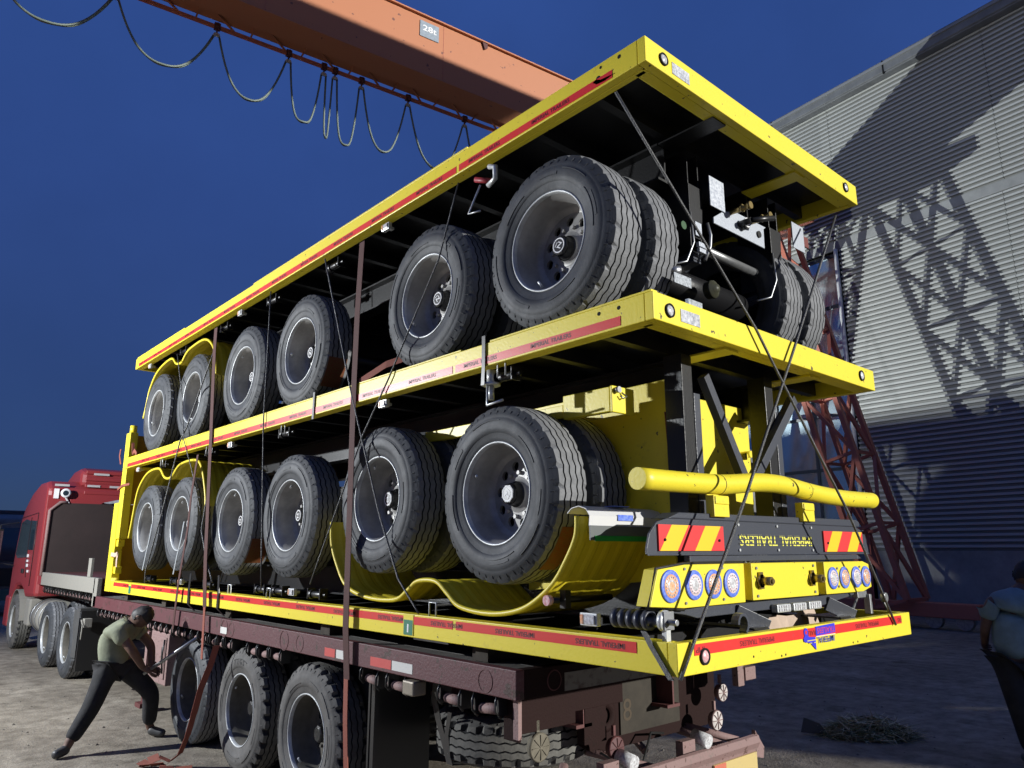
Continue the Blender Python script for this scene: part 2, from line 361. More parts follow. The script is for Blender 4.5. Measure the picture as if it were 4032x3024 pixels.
# glass bay
zs = [.25, 2.2, 4.4, 6.15, 7.95, 9.75, 11.5]; ss = [1.45, 2.83, 4.25, 5.7, 7.15, 8.6, 10.05, 11.5]
win = part('window', None, None, wh)
fr = MB()
for a in ss: fr.box(.02, .14, a-.045, a+.045, .05, 11.55)
for z in zs: fr.box(.03, .13, ss[0], ss[-1], z-.05, z+.05)
part('frame', fr, mat('window_frame_dark', (.035, .045, .06), .4), win)
for i in range(len(ss)-1):
    for j in range(len(zs)-1):
        m = MB(); tl = random.uniform(-.004, .004)
        m.add([(.08+tl, ss[i], zs[j]), (.08, ss[i+1], zs[j]), (.08-tl, ss[i+1], zs[j+1]), (.08, ss[i], zs[j+1])], [(0, 1, 2, 3)])
        part('pane', m, mat('bay_glass', (.50, .64, .72), .06, .85, var=.2, vscale=.6, spec=1.0), win)
m = MB(); m.box(-.01, .3, 11.6, 26, 0, 12.0); part('side_wall', m, CORR, wh)

# ------------------------------------------------------------------ GANTRY CRANE
cr = thing('gantry_crane', 'orange gantry crane with box girder and lattice legs above the stacked trailers', 'crane', (-3, 2, 0), YF)
SF, SB, ZB, ZT = 1.95, 2.50, 12.5, 13.98
m = MB(); m.box(-30, 1-2.0, SF, SB, ZB, ZT); part('girder', m, ORG, cr, .015)
m = MB(); m.box(-30, -1.0, SF-.07, SB+.07, ZT, ZT+.035); m.box(-30, -1.0, SF-.03, SB+.05, ZB-.03, ZB); part('girder_flange', m, ORG, cr)
for k in range(7):
    m = MB(); n0 = -27+k*4.1; m.box(n0-.004, n0+.004, SF-.006, SF, ZB, ZT); part('weld_seam', m, ORGR, cr)
m = MB(); m.box(-.0, 0, 0, 0, 0, 0)
# bracket eye on the girder
m = MB(); m.prism([(-13.66, 14.02), (-13.5, 14.02), (-13.5, 13.86), (-13.58, 13.80)], 'y', SF-.05, SF-.005); part('lifting_eye', m, MARD, cr)
# rating plate
m = MB(); m.box(-15.33, -14.84, SF-.02, SF-.004, 13.45, 13.86); pl = part('rating_plate', m, mat('plate_grey_blue', (.30, .36, .42), .5, var=.3, vscale=15), cr)
m = MB(); put_text(m, '28t', (-15.085, SF-.024, 13.68), (1, 0, 0), (0, 0, 1), .21, width=.36, bold=True); part('rating_text', m, WHITE, pl)
# walkway truss on the far side with the cable rail
m = MB()
m.box(-30, -1, 2.93, 2.98, 12.42, 12.50); part('cable_rail', m, ORGR, cr)
m = MB(); n0 = -29.6; k = 0
while n0 < -1.5:
    m.bar((n0, SB, 12.52), (n0+.55, 2.95, 12.50), .035); m.bar((n0+.9, SB, 12.52), (n0+.9, 2.95, 12.52), .03)
    n0 += 1.1; k += 1
part('walkway_bracing', m, ORG, cr)
m = MB(); m.box(-30, -1, SB+.04, 2.90, 12.56, 12.585); part('walkway_floor', m, ORG, cr)
def lattice(p0, p1, w0, w1, nm='leg'):
    """square lattice leg from foot p0 to head p1 (n, s, z)"""
    p0, p1 = Vector(p0), Vector(p1); m = MB(); d = (p1-p0).normalized(); a = Vector((1, 0, 0)); b = d.cross(a).normalized()
    N = 6; rings = []
    for i in range(N+1):
        t = i/N; c = p0.lerp(p1, t); ww = w0+(w1-w0)*t
        rings.append([c+a*x*ww/2+b*y*ww/2 for x, y in ((-1, -1), (1, -1), (1, 1), (-1, 1))])
    for j in range(4):
        m.bar(rings[0][j], rings[N][j], .13)
        for i in range(N):
            k = (j+1) % 4
            if i % 2: m.bar(rings[i][j], rings[i+1][k], .09)
            else: m.bar(rings[i][k], rings[i+1][j], .09)
            m.bar(rings[i][j], rings[i][k], .08)
    return part(nm, m, ORGR, cr)
m = MB(); m.box(-3.6, -2.4, .6, 4.3, 11.7, 12.1); m.box(-6.2, -1.6, 1.75, 2.9, 11.9, 12.46); part('leg_saddle', m, ORGR, cr, .02)
m = MB(); m.box(-9.6, -7.6, .9, 1.9, 12.0, 13.6); m.cyl((-8.6, 1.4, 11.3), (-8.6, 1.4, 12.0), .35, 20); part('hoist_trolley', m, MARD, cr, .03)
lattice((-3, -1.08, .55), (-3, 1.82, 11.8), .92, .92)
lattice((-3, 6.2, .55), (-3, 3.6, 11.8), .9, .9)
lattice((-28, -.45, .55), (-28, 1.5, 12.4), .95, .95)
lattice((-28, 5.3, .55), (-28, 3.4, 12.4), .95, .95)
for n in (-3, -28):
    m = MB(); m.box(n-.2, n+.2, -3.0, 7.8, .28, .62); part('sill_beam', m, ORGR, cr, .02)
    for sx in (-2.6, -1.9, 6.7, 7.4): m = MB(); m.cyl((n-.07, sx, .22), (n+.07, sx, .22), .2, 20); part('track_wheel', m, STEEL, cr)
# festoon
fe = thing('festoon_cable', 'looped grey-green power cable hanging from trolleys under the crane walkway', 'cable', (-18, 2.95, 12.4), YF)
troN = [-25.4, -23.4, -21.35, -19.48, -17.98, -17.18, -16.92, -16.28, -15.09, -13.51, -12.2]; sag = [1.2, 1.12, 1.2, 1.35, 1.45, 1.65, 1.68, 1.55, 1.55, 1.40]
for n in troN:
    m = MB(); m.box(n-.06, n+.06, 2.91, 3.0, 12.40, 12.54); m.cyl((n, 2.86, 12.47), (n, 3.04, 12.47), .045, 12); m.bar((n, 2.95, 12.4), (n, 2.95, 12.30), .03)
    part('trolley', m, MARD, fe)
    m = MB(); m.prism([(n-.075, 12.24), (n+.075, 12.24), (n+.05, 12.31), (n-.05, 12.31)], 'y', 2.93, 2.97); part('cable_clip', m, GALV, fe)
for i in range(len(troN)-1):
    a, b = troN[i], troN[i+1]; pts = []; sg = sag[i]; L = b-a
    for j in range(25):
        t = j/24; u = 2*t-1; pts.append((a+.05+(L-.1)*t+.0*u, 2.95+.02*math.sin(t*9), 12.27-(sg-.12)*(1-abs(u)**(3.2 if L < 1 else 2.3))))
    m = MB(); m.tube(pts, .022, 6); part('cable', m, CABLE, fe)
    m = MB(); m.tube([(p[0]+.012, p[1]+.035, p[2]+.008*math.sin(k)) for k, p in enumerate(pts)], .016, 6); part('cable', m, CABLE, fe)
# ---- unseen blockers added behind the camera to shade yard and girder
m = MB(); m.box(10.6, 36, -12.5, -8, 0, 7.0); m.prism([(-12.7, 7), (-7.8, 7), (-10.2, 7.25)], 'x', 10.55, 36.1)
single('yard_shade_blocker', m, mat('yard_blocker_wall', (.3, .3, .28), .8, var=.2), 'plain grey block added unseen behind the camera to shade the yard', 'shade blocker', (10.35, -12.5, 0))
m = MB(); m.box(-34, -1, -14.0, -13.4, 15.75, 17.02)
m.box(-33.8, -33.2, -13.9, -13.5, 0, 15.75); m.box(-2, -1.4, -13.9, -13.5, 0, 15.75)
single('girder_shade_blocker', m, ORG, 'orange girder added unseen behind the camera to shade the crane beam', 'crane', (-17, -13.7, 0), YF)
# side lamp mast; hidden box added to cut the yard lamp off below
m = MB(); m.cyl((-6.25, 9.3, 0), (-6.25, 9.3, 4.1), .06, 12); m.box(-6.3, -6.1, 9.1, 9.5, 3.88, 4.12)
single('lamp_mast', m, STEEL, 'steel floodlight mast standing left of the truck', 'floodlight', (-6.25, 9.3, 0))
m = MB(); m.box(4.95, 6.5, 23.4, 25.0, 0, 6.205); m.box(5.1, 5.2, 24.4, 24.5, 6.19, 6.28)
single('lamp_cutoff_box', m, mat('cutoff_box_paint', (.4, .42, .42), .6), 'tall box added out of sight beyond the truck to cut off the yard lamp on its roof', 'light blocker', (5.7, 24.3, 0))

# ------------------------------------------------------------------ WHEELS (shared meshes)
W = .28
def tyre_mesh(name, R=.512, lug=False, mats=None, n=168):
    mats = mats or [RUB, RUBD, TREAD]
    m = MB(); half = [(.034, .288, 0), (.020, .300, 0), (.012, .318, 0), (.006, .345, 0), (.0045, .3475, 0), (.0015, .349, 0), (-.002, .38, 0), (-.003, .405, 0), (.001, .43, 0), (.004, .4335, 0), (.0045, .440, 0), (.010, .455, 0), (.013, .461, 0), (.020, .470, 0), (.027, .488, 0), (.036, .503, 2)]
    mid = []
    for g in (.072, .116, .164, .208):
        mid += [(g-.0050, .510 if g not in (.072, .208) else .509, 1), (g-.0030, .497, 1), (g+.0030, .497, 1), (g+.0050, .510, 2)]
    mir = [(W-x, r, 0) for x, r, k in half[::-1]]
    prof = half+mid+mir; k = len(prof); nh = len(half); nm = len(mid)
    for i in range(n):
        t = 2*PI*i/n; ph = (i % 4)/4.0; tri = abs(ph*2-1)*2-1
        for j, p in enumerate(prof):
            x, r = p[0], p[1]*R/.512
            if nh <= j < nh+nm:
                x += .0046*tri
            sh = j in (nh-1, nh-2, k-nh, k-nh+1)
            if sh and (i % 6 == 0): r -= .010
            if lug and j in (nh-1, nh, k-nh, k-nh-1) and i % 6 in (0, 1): r -= .016; 
            m.v.append((x, r*math.cos(t), r*math.sin(t)))
    for i in range(n):
        for j in range(k-1):
            a = i*k+j; b = ((i+1) % n)*k+j; m.f.append([a, b, b+1, a+1])
            mi = prof[j][2]
            if j == k-nh-1+0: mi = 2
            if lug and (j in (nh-1, k-nh-1)) and i % 6 in (0, 1): mi = 1
            m.m.append(mi); m.sm.append(j < nh-2 or j > k-nh)
    sc = R/.512
    for a0, a1, r0, r1 in ((.2, .75, .372, .376), (1.15, 1.5, .384, .402), (2.2, 2.9, .372, .376), (2.35, 2.75, .390, .402), (3.7, 4.3, .372, .376), (4.7, 5.05, .384, .402), (5.4, 6.0, .418, .421), (1.6, 2.1, .418, .421)):
        q = max(3, int((a1-a0)/.07)); vs = []
        for i in range(q+1):
            t = a0+(a1-a0)*i/q
            for rr_, xx in ((r0, -.0005), (r0, -.0055), (r1, -.0060), (r1, -.0005)): vs.append((xx, rr_*sc*math.cos(t), rr_*sc*math.sin(t)))
        m.add(vs, [(4*i+j, 4*i+j+1, 4*i+j+5, 4*i+j+4) for i in range(q) for j in range(3)]+[(0, 1, 2, 3), (4*q, 4*q+3, 4*q+2, 4*q+1)], 0)
    for i in range(48):
        t = 2*PI*i/48; c_, s_ = math.cos(t), math.sin(t)
        m.bar((.0115, .455*sc*c_, .455*sc*s_), (.021, .479*sc*c_, .479*sc*s_), .004, .004, 0)
    return m.mesh(name, mats)
TY = tyre_mesh('tyre'); TYP = None
TYO = tyre_mesh('worn_tyre', lug=True, mats=[RUBO, RUBD, TREADO])
def rim_mesh(deep=.20):
    m = MB()
    m.lathe([(.046, .284), (.075, .272), (.11, .266), (deep-.02, .262), (deep, .25), (deep+.012, .225)], 64, 0)
    # disc with ten round hand holes
    r0, r1, rc, rh, N = .225, .105, .172, .029, 10
    for k in range(N):
        t0 = 2*PI*k/N; q = 16; outer = []; circ = []
        half = PI/N
        cx, cy = rc*math.cos(t0), rc*math.sin(t0)
        for i in range(q):
            a = 2*PI*i/q; dx, dy = math.cos(a), math.sin(a)   # local: dx radial, dy tangential
            mxa = max(abs(dx), abs(dy)); u, v = dx/mxa, dy/mxa
            rr = rc+(r0-rc)*u if u > 0 else rc+(rc-r1)*u
            tt = t0+half*v
            outer.append((deep+.012-(r0-rr)*.10, rr*math.cos(tt), rr*math.sin(tt)))
            pr = rc+rh*dx; pt = t0+rh*dy/rc
            circ.append((deep+.012-(r0-pr)*.10, pr*math.cos(pt), pr*math.sin(pt)))
        back = [(x+.02, y, z) for x, y, z in circ]
        vs = outer+circ+back
        m.add(vs, [(i, (i+1) % q, q+(i+1) % q, q+i) for i in range(q)]+[(q+i, q+(i+1) % q, 2*q+(i+1) % q, 2*q+i) for i in range(q)], 0)
    m.lathe([(deep, .106), (deep-.004, .10), (deep-.004, .08), (deep-.02, .076)], 40, 0)
    m.lathe([(deep+.06, .24), (deep+.06, .02)], 32, 1)
    for k in range(10):
        t = 2*PI*(k+.5)/10; y, z = .128*math.cos(t), .128*math.sin(t)
        m.cyl((deep-.018, y, z), (deep+.01, y, z), .013, 6, 0)
    m.tube([(.07, .0, -.262), (.045, .02, -.232)], .008, 6, 2)
    return m.mesh('rim', [RIM, HOLE, GALV])
def flange_mesh():
    m = MB(); m.lathe([(.030, .2985), (.018, .2975), (.0155, .292), (.020, .2855), (.046, .284)], 72, 0); return m.mesh('rim_flange', RIMW)
def hub_mesh():
    m = MB(); D = .072; m.lathe([(.20, .078), (.11+D, .070), (.105+D, .064), (.062+D, .062)], 24, 0, smooth=False)
    m.lathe([(.062+D, .062), (.048+D, .060), (.042+D, .052), (.042+D, 0.0005)], 8, 0, smooth=False)
    m.lathe([(.0412+D, .046), (.0405+D, .0445), (.0412+D, .0385)], 32, 1, smooth=False)
    put_text(m, 'Z', (.0405+D, -.006, 0), (0, -.99, -.12), (0, -.12, .99), .052, 1, bold=True); put_text(m, 'i', (.0405+D, .0, 0), (0, -1, 0), (0, 0, 1), .0001, 1)
    put_text(m, '/', (.0405+D, .020, .0), (0, -1, 0), (0, 0, 1), .045, 1, bold=True)
    return m.mesh('hub_cap', [HUB, WHITE])
RM, FL, HB = rim_mesh(), flange_mesh(), hub_mesh()
HBO = HB.copy(); HBO.materials[1] = HUB
RMO = RM.copy(); RMO.materials[0] = mat('old_rim', (.12, .11, .09), .7, var=.4, vscale=8)
def wheel(parent, x, y, z, mirror=False, tyre=None, inner=True, full=True, rz=0, rim=None, name='wheel', flange=None):
    wh_ = part(name, None, None, parent, loc=(x, y, z))
    wh_.rotation_euler = (rz, 0, 0) if not mirror else (rz, 0, PI)
    part('tyre', None, None, wh_, share=tyre or TY)
    if full:
        part('rim', None, None, wh_, share=rim or RM)
        if flange is not False: part('rim_flange', None, None, wh_, share=flange or FL)
        part('hub_cap', None, None, wh_, share=HB if (rim is None or rim is RM) else HBO)
    if inner:
        o = part('tyre', None, None, wh_, share=tyre or TY); o.location = (W+.055, 0, 0); o.rotation_euler = (.4, 0, 0)
    return wh_

# ------------------------------------------------------------------ flat container trailers
def rail_parts(t, x0, x1, y0, y1, z0, z1, flip, letter=True):
    """rails round the deck. flip: trailer lies upside down, tape at the top edge and text turned over"""
    h = z1-z0
    def tz(a, b): return (z1-b, z1-a) if flip else (z0+a, z0+b)
    up = (0, 0, -1) if flip else (0, 0, 1)
    m = MB(); m.box(x0, x0+.05, y0+.052, y1, z0, z1); m.box(x0+.05, x0+.09, y0+.06, y1, z0, z0+.008); m.box(x0+.05, x0+.09, y0+.06, y1, z1-.008, z1)
    part('side_rail', m, YEL, t, .004)
    m = MB(); m.box(x1-.05, x1, y0+.052, y1, z0, z1); part('side_rail', m, YEL, t, .004)
    m = MB(); m.box(x0, x1, y0, y0+.05, z0, z1); m.box(x0+.06, x1-.06, y0+.05, y0+.12, z0, z0+.008); part('end_rail', m, YEL, t, .004)
    m = MB(); m.box(x0, x1, y1, y1+.05, z0, z1); part('front_rail', m, YEL, t, .004)
    a, b = tz(.012, .060)
    segs = [(.22, 1.55), (1.58, y1-.1)]
    for sa, sb in segs:
        m = MB(); m.box(x0-.0025, x0-.0005, sa, sb, a, b); part('reflective_tape', m, RED, t)
    right = (0, 1, 0) if flip else (0, -1, 0)
    y = y0+.44+(.0 if flip else .25)
    while y < y1-.3:
        m = MB(); put_text(m, 'IMPERIAL TRAILERS', (x0-.0035, y, (a+b)/2), right, up, .034, width=.31, bold=True); part('tape_lettering', m, INK, t); y += .60
    return a, b
def frame_parts(t, x0, x1, y0, y1, z0, z1, under, ny=18, stubs=(-1, 1)):
    """deck sheet, longitudinal beams and cross members on the side given by under (-1 below, +1 above)"""
    xm = (x0+x1)/2; zr = z0 if under < 0 else z1; zd = z1-.03 if under < 0 else z0+.005
    m = MB(); m.box(x0+.05, x1-.05, y0+.05, y1, zd, zd+.02); part('deck_plate', m, BLK, t)
    for k in range(ny):
        y = y0+.42+(y1-y0-.6)*k/(ny-1); m = MB()
        za, zb = (zr+.02, zd) if under < 0 else (zd+.02, zr-.02)
        m.box(x0+.055, x1-.055, y-.028, y+.028, za, zb); part('cross_member', m, BLK, t)
    for sx in (-1, 1):
        xc = xm+sx*.47; hh = .24; m = MB()
        if under < 0: m.box(xc-.07, xc+.07, y0+.45, y1-.3, zr-hh, zr-hh+.015); m.box(xc-.006, xc+.006, y0+.45, y1-.3, zr-hh+.015, zr-.002); m.box(xc-.07, xc+.07, y0+.45, y1-.3, zr-.016, zr-.001)
        else: m.box(xc-.07, xc+.07, y0+.45, y1-.3, zr+hh-.015, zr+hh); m.box(xc-.006, xc+.006, y0+.45, y1-.3, zr+.002, zr+hh-.015); m.box(xc-.07, xc+.07, y0+.45, y1-.3, zr+.001, zr+.016)
        part('chassis_beam', m, BLK, t)
        m = MB(); zz = zr-.012 if under < 0 else zr+.002
        m.box(xc-.065, xc+.065, y0+.055, y0+.447, zz, zz+.01); part('beam_stub', m, YEL if under < 0 and sx in stubs else BLK, t)
def corner_lamp(t, x, y, z, r=.036, m2=None):
    m = MB(); M = Matrix.Translation((x, y, z)) @ Matrix.Rotation(PI/2, 4, 'Z')
    m.lathe([(0, r), (-.008, r), (-.010, r*.8), (-.003, r*.74)], 28, 0, M=M)
    m.lathe([(-.004, r*.74), (-.010, r*.55), (-.012, .0005)], 28, 1, M=M)
    return part('marker_lamp', m, [HOLE, m2 or LENS], t)
def side_lamp(t, y, z, x=-.012, w_=.10, h=.055, mm=None):
    m = MB(); m.box(x, x+.03, y-w_/2, y+w_/2, z-h/2, z+h/2, 0); m.box(x-.008, x-.001, y-w_/2+.012, y+w_/2-.03, z-h/2+.008, z+h/2-.008, 1)
    m.box(x-.008, x-.001, y+w_/2-.026, y+w_/2-.006, z-h/2+.008, z+h/2-.008, 2); m.box(x+.03, x+.07, y-.02, y+.02, z-.01, z+.01, 0)
    return part('side_marker_lamp', m, [GALV, LENS, LENSO], t, .004)
def deck_winch(t, y, z, sgn, x=0.0):
    """strap winch under (sgn -1) or over (sgn +1) the rail"""
    m = MB(); m.cyl((x+.05, y-.07, z), (x+.05, y+.07, z), .026, 14); m.cyl((x+.05, y+.07, z), (x+.05, y+.11, z), .036, 12)
    m.box(x+.02, x+.09, y-.085, y-.073, z-.035, z+.045*1.0); m.box(x+.02, x+.09, y+.112, y+.122, z-.035, z+.045)
    m.cyl((x+.05, y-.085, z), (x+.05, y-.13, z), .014, 10)
    return part('winch', m, BLK if y > 1.0 else STEEL, t, .002)
def rope_hook(t, y, z, sgn, x=-.003):
    m = MB(); m.tube([(x, y-.035, z), (x, y-.035, z+sgn*.08), (x, y+.035, z+sgn*.08), (x, y+.035, z)], .0055, 6)
    return part('rope_hook', m, GALV, t)
def label_plate(t, x0, x1, y, z0, z1):
    m = MB(); m.box(x0, x1, y-.003, y-.0006, z0, z1); return part('data_plate', m, mat('printed_plate', (.75, .76, .78), .35, var=.7, vscale=55, col2=(.22, .23, .27)), t)
def twist_lock(t, y, z, x=.0):
    m = MB(); m.cyl((x+.02, y, z-.02), (x+.02, y, z-.10), .028, 14); m.cyl((x+.02, y, z-.10), (x+.02, y, z-.115), .055, 16); m.cyl((x+.02, y, z-.115), (x+.02, y, z-.20), .018, 12)
    m.tube([(x-.01, y, z-.11), (x-.01, y, z-.235), (x-.01, y-.14, z-.225)], .008, 8)
    return part('twist_lock', m, GALV, t)
def wheel_fender(t, pts, x0, x1, edge=YELD):
    """thin shell following pts (y, z), with a rolled lip on the outside edge and pressed ribs"""
    m = MB(); N = 5; P_ = [Vector((0, a, b)) for a, b in pts]
    # resample smoothly
    Q = []
    for i in range(len(P_)-1):
        p0 = P_[max(i-1, 0)]; p1 = P_[i]; p2 = P_[i+1]; p3 = P_[min(i+2, len(P_)-1)]
        for k in range(N):
            u = k/N; Q.append(.5*((2*p1)+(-p0+p2)*u+(2*p0-5*p1+4*p2-p3)*u*u+(-p0+3*p1-3*p2+p3)*u**3))
    Q.append(P_[-1]); xs = []; nx = 30
    for j in range(nx+1): xs.append(x0+(x1-x0)*j/nx)
    k = nx+1
    def nrm(i):
        d = (Q[min(i+1, len(Q)-1)]-Q[max(i-1, 0)]).normalized(); return Vector((0, -d.z, d.y))
    for side in (0, 1):
        o = len(m.v)
        for i, q in enumerate(Q):
            nn = nrm(i)
            for j, x in enumerate(xs):
                rib = .006 if j % 5 in (2, 3) else 0
                p = q+nn*(rib+side*.004); m.v.append((x, p.y, p.z))
        for i in range(len(Q)-1):
            for j in range(nx): m.f.append([o+i*k+j, o+i*k+j+1, o+(i+1)*k+j+1, o+(i+1)*k+j]); m.m.append(0); m.sm.append(False)
    f = part('fender', m, YELD, t)
    l = MB(); l.tube([(x0, q.y, q.z) for q in Q], .0145, 10); part('fender_lip', l, edge, f)
    return f

X0, X1, YE = -.035, 2.405, 8.80
def axle(t, y, z):
    m = MB(); m.cyl((.35, y, z), (X1-.35, y, z), .065, 16); part('axle', m, BLK, t)
def far_wheels(t, ys, z, ymax=20):
    for y in ys: wheel(t, X1-.02, y, z, mirror=True, rz=random.random(), inner=(y < ymax), full=True)

UY = [.79, 1.975, 3.875, 5.15, 6.60, 7.90]; UZ = [3.575, 3.56, 3.555, 3.56, 3.56, 3.555]
LY = [1.235, 2.52, 3.91, 5.14, 6.60, 7.85]; LZ = [2.172, 2.205, 2.138, 2.13, 2.14, 2.128]
# ============ top trailer
tt = thing('flatbed_trailer', 'topmost yellow container trailer of the stack, right way up with fenders at its front wheels', 'trailer', (1.2, 4.5, 4.36), group='yellow container trailers stacked on the lorry')
rail_parts(tt, X0, X1, 0, YE, 4.288, 4.434, False); frame_parts(tt, X0, X1, 0, YE, 4.288, 4.434, -1, stubs=(1,))
for a, b in ((0.06, .30), (1.46, 4.4), (7.55, 8.80)):
    pass
for a, b in ((1.47, 4.9), (6.9, YE)): m = MB(); m.box(X0, X0+.05, a, b, 4.434, 4.447); part('raised_rail_edge', m, YEL, tt, .002)
for y0_, y1_ in ((2.7, 3.3), (4.45, 4.65), (5.75, 6.1)):
    m = MB(); m.box(.75, 1.65, y0_, y1_, 3.55, 4.05); part('reservoir_box', m, BLK, tt, .02)
corner_lamp(tt, .115, -.001, 4.362); corner_lamp(tt, 2.22, -.001, 4.362); label_plate(tt, .19, .345, 0, 4.315, 4.385)
for y in (2.49, 5.26, 8.27): side_lamp(tt, y, 4.235)
for i, (y, z) in enumerate(zip(UY, UZ)): wheel(tt, .005, y, z, rz=[.35, .9, 1.6, 2.6, .1, 1.1][i], inner=(i < 2 or i == 0 or i in (4,))); axle(tt, y, z)
far_wheels(tt, UY, 3.56)
for y in (3.35, 4.55, 5.75, 7.05): deck_winch(tt, y, 4.20, -1)
wheel_fender(tt, [(8.40, 3.55), (8.33, 3.72), (8.24, 3.93), (7.97, 4.12), (7.48, 4.185), (7.26, 4.08), (7.06, 4.06), (6.92, 4.14), (6.75, 4.18), (6.32, 4.185), (6.04, 4.05), (5.90, 3.83), (5.86, 3.70)], .02, .62)
# tape flaw and marks at the rear corner of the side rail
for yy, zz, r in ((.30, 4.405, .009), (.17, 4.40, .012), (.32, 4.345, .018)):
    m = MB(); m.cyl((X0-.001, yy, zz), (X0+.01, yy, zz), r, 10); part('rail_hole', m, HOLE, tt)
m = MB(); m.prism([(.20, 4.318), (.30, 4.33), (.335, 4.348), (.36, 4.34), (.33, 4.315), (.27, 4.308)], 'x', X0-.0025, X0-.0005); part('scorched_patch', m, mat('soot', (.02, .015, .01), .9), tt)
# rear running gear
def bolt_dots(mb, pts, r=.012, mi=0, ax='y', d=.008):
    for x, y, z in pts: mb.cyl((x, y-d, z), (x, y, z), r, 8, mi)
m = MB(); m.box(.96, 1.12, .30, .306, 3.925, 4.125); part('data_board', m, mat('speckled_plate', (.72, .75, .80), .4, var=.8, vscale=45, col2=(.30, .33, .40), metal=.0), tt)
m = MB(); m.prism([(1.00, 3.822), (1.0, 3.86), (1.10, 3.925), (1.24, 3.975), (1.63, 3.982), (1.60, 3.962), (1.595, 3.822)], 'y', .31, .318); cp = part('coupling_bracket', m, GREY, tt)
for x, z in ((1.20, 3.955), (1.44, 3.962)):
    m = MB(); m.cyl((x, .31, z), (x, .19, z-.004), .017, 12); m.cyl((x, .19, z), (x, .165, z), .024, 12); m.cyl((x, .235, z), (x, .22, z), .026, 6); part('air_coupling', m, BRASS, cp)
m = MB(); m.cyl((1.29, .31, 3.90), (1.29, .22, 3.90), .02, 10); m.cyl((1.29, .22, 3.90), (1.46, .16, 3.945), .018, 10); m.cyl((1.525, .31, 3.90), (1.525, .3, 3.90), .024, 14); m.cyl((1.32, .30, 3.90), (1.32, .27, 3.90), .034, 16)
part('valve', m, HUB, cp)
m = MB(); m.cyl((1.315, .268, 3.905), (1.315, .262, 3.905), .033, 18); part('valve_cap', m, WHITE, cp)
for sx in (.90, 1.86):
    h = part('suspension_hanger', None, None, tt)
    m = MB(); m.prism([(sx-.08, 4.05), (sx+.07, 4.05), (sx+.05, 3.83), (sx+.02, 3.70), (sx-.05, 3.70), (sx-.08, 3.83)], 'y', .36, .37); m.box(sx-.07, sx-.06, .37, .62, 3.62, 4.28); m.box(sx+.04, sx+.05, .37, .62, 3.62, 4.28)
    part('hanger_box', m, BLK, h, .003)
    for a in ((sx-.05, sx+.015, .345, .355, 3.71, 3.80), (sx-.045, sx+.02, .33, .352, 3.635, 3.665), (sx-.04, sx+.025, .33, .352, 3.60, 3.628)): m = MB(); m.box(*a); part('hanger_plate', m, GREY, h, .002)
    m = MB()
    for k in range(4):
        pts = [(sx, .38+j*.115, 3.585-.018*k-.035*math.sin(PI*j/8)+.03) for j in range(9)]
        m.ribbon(pts, (.075, 0, 0), .014)
    part('leaf_spring', m, BLKG, h)
    m = MB(); m.tube([(sx+.07, .34, 3.82), (sx+.085, .33, 3.74), (sx+.07, .33, 3.66), (sx+.02, .34, 3.56)], .011, 8); m.tube([(sx-.09, .35, 3.85), (sx-.085, .34, 3.65), (sx-.14, .36, 3.52), (sx-.25, .40, 3.48)], .007, 8); part('air_hose', m, STEEL, h)
m = MB(); m.cyl((.98, .48, 3.735), (1.74, .48, 3.735), .03, 20); part('cross_tube', m, STEEL, tt)
m = MB(); m.cyl((.55, .62, 3.5), (1.70, .62, 3.5), .10, 28); part('air_tank', m, BLK, tt, 0)
m = MB(); M = Matrix.Translation((1.10, .45, 3.44)) @ Matrix.Rotation(PI/2, 4, 'Z')
m.lathe([(0, .055), (-.03, .055), (-.035, .06), (-.05, .055), (-.06, .03), (-.075, .025), (-.08, .0005)], 24, 0, M=M); part('brake_chamber', m, mat('olive_black', (.05, .05, .03), .5), tt)
m = MB(); m.box(1.985, 2.15, .30, .306, 3.94, 4.135); part('side_plate', m, GREY, tt)
m = MB(); m.box(2.155, 2.30, .34, .35, 4.03, 4.11); part('red_flap', m, mat('dull_red', (.14, .02, .015), .7), tt)
m = MB(); m.cyl((.70, .33, 3.72), (.70, .325, 3.72), .026, 14); part('green_cap', m, mat('green_cap', (.01, .07, .012), .5), tt)
m = MB(); m.cyl((.55, .34, 3.40), (.60, .30, 3.40), .03, 14); part('hose_end', m, STEEL, tt)
m = MB(); m.box(.50, .66, .27, .275, 3.30, 3.36); part('foil_patch', m, mat('foil', (.7, .75, .8), .3, .5, var=.7, vscale=60), tt)
m = MB(); m.cyl((0.0, 1.42, 4.20), (0.05, 1.30, 4.16), .018, 10); part('release_handle', m, mat('handle_red', (.3, .02, .03), .5), tt)
m = MB(); m.tube([(.0, 1.28, 4.235), (.0, 1.22, 4.21), (.0, 1.22, 4.13), (.01, 1.30, 4.115)], .017, 10); m.tube([(.01, 1.38, 4.15), (.01, 1.50, 3.99), (.01, 1.38, 3.97)], .007, 8); part('lock_pin', m, GALV, tt)

# ============ middle trailer
mt = thing('flatbed_trailer', 'middle yellow container trailer of the stack, its deck edge stepped near the rear', 'trailer', (1.2, 4.5, 3.0), group='yellow container trailers stacked on the lorry')
rail_parts(mt, X0, X1, .02, YE, 2.915, 3.055, False); frame_parts(mt, X0, X1, .02, YE, 2.915, 3.055, -1)
for a, b in ((.03, 1.22), (1.50, 6.9)): m = MB(); m.box(X0, X0+.05, a, b, 3.055, 3.066); part('raised_rail_edge', m, YEL, mt, .002)
corner_lamp(mt, .09, .019, 2.98); corner_lamp(mt, 2.20, .019, 2.99); label_plate(mt, .18, .34, .02, 2.945, 3.01)
for yy in (.36, .23):
    for zz in (2.955, 3.02):
        m = MB(); m.cyl((X0-.001, yy, zz), (X0+.01, yy, zz), .011, 10); part('rail_hole', m, HOLE, mt)
for y in (2.43, 5.23, 8.29): side_lamp(mt, y, 2.865)
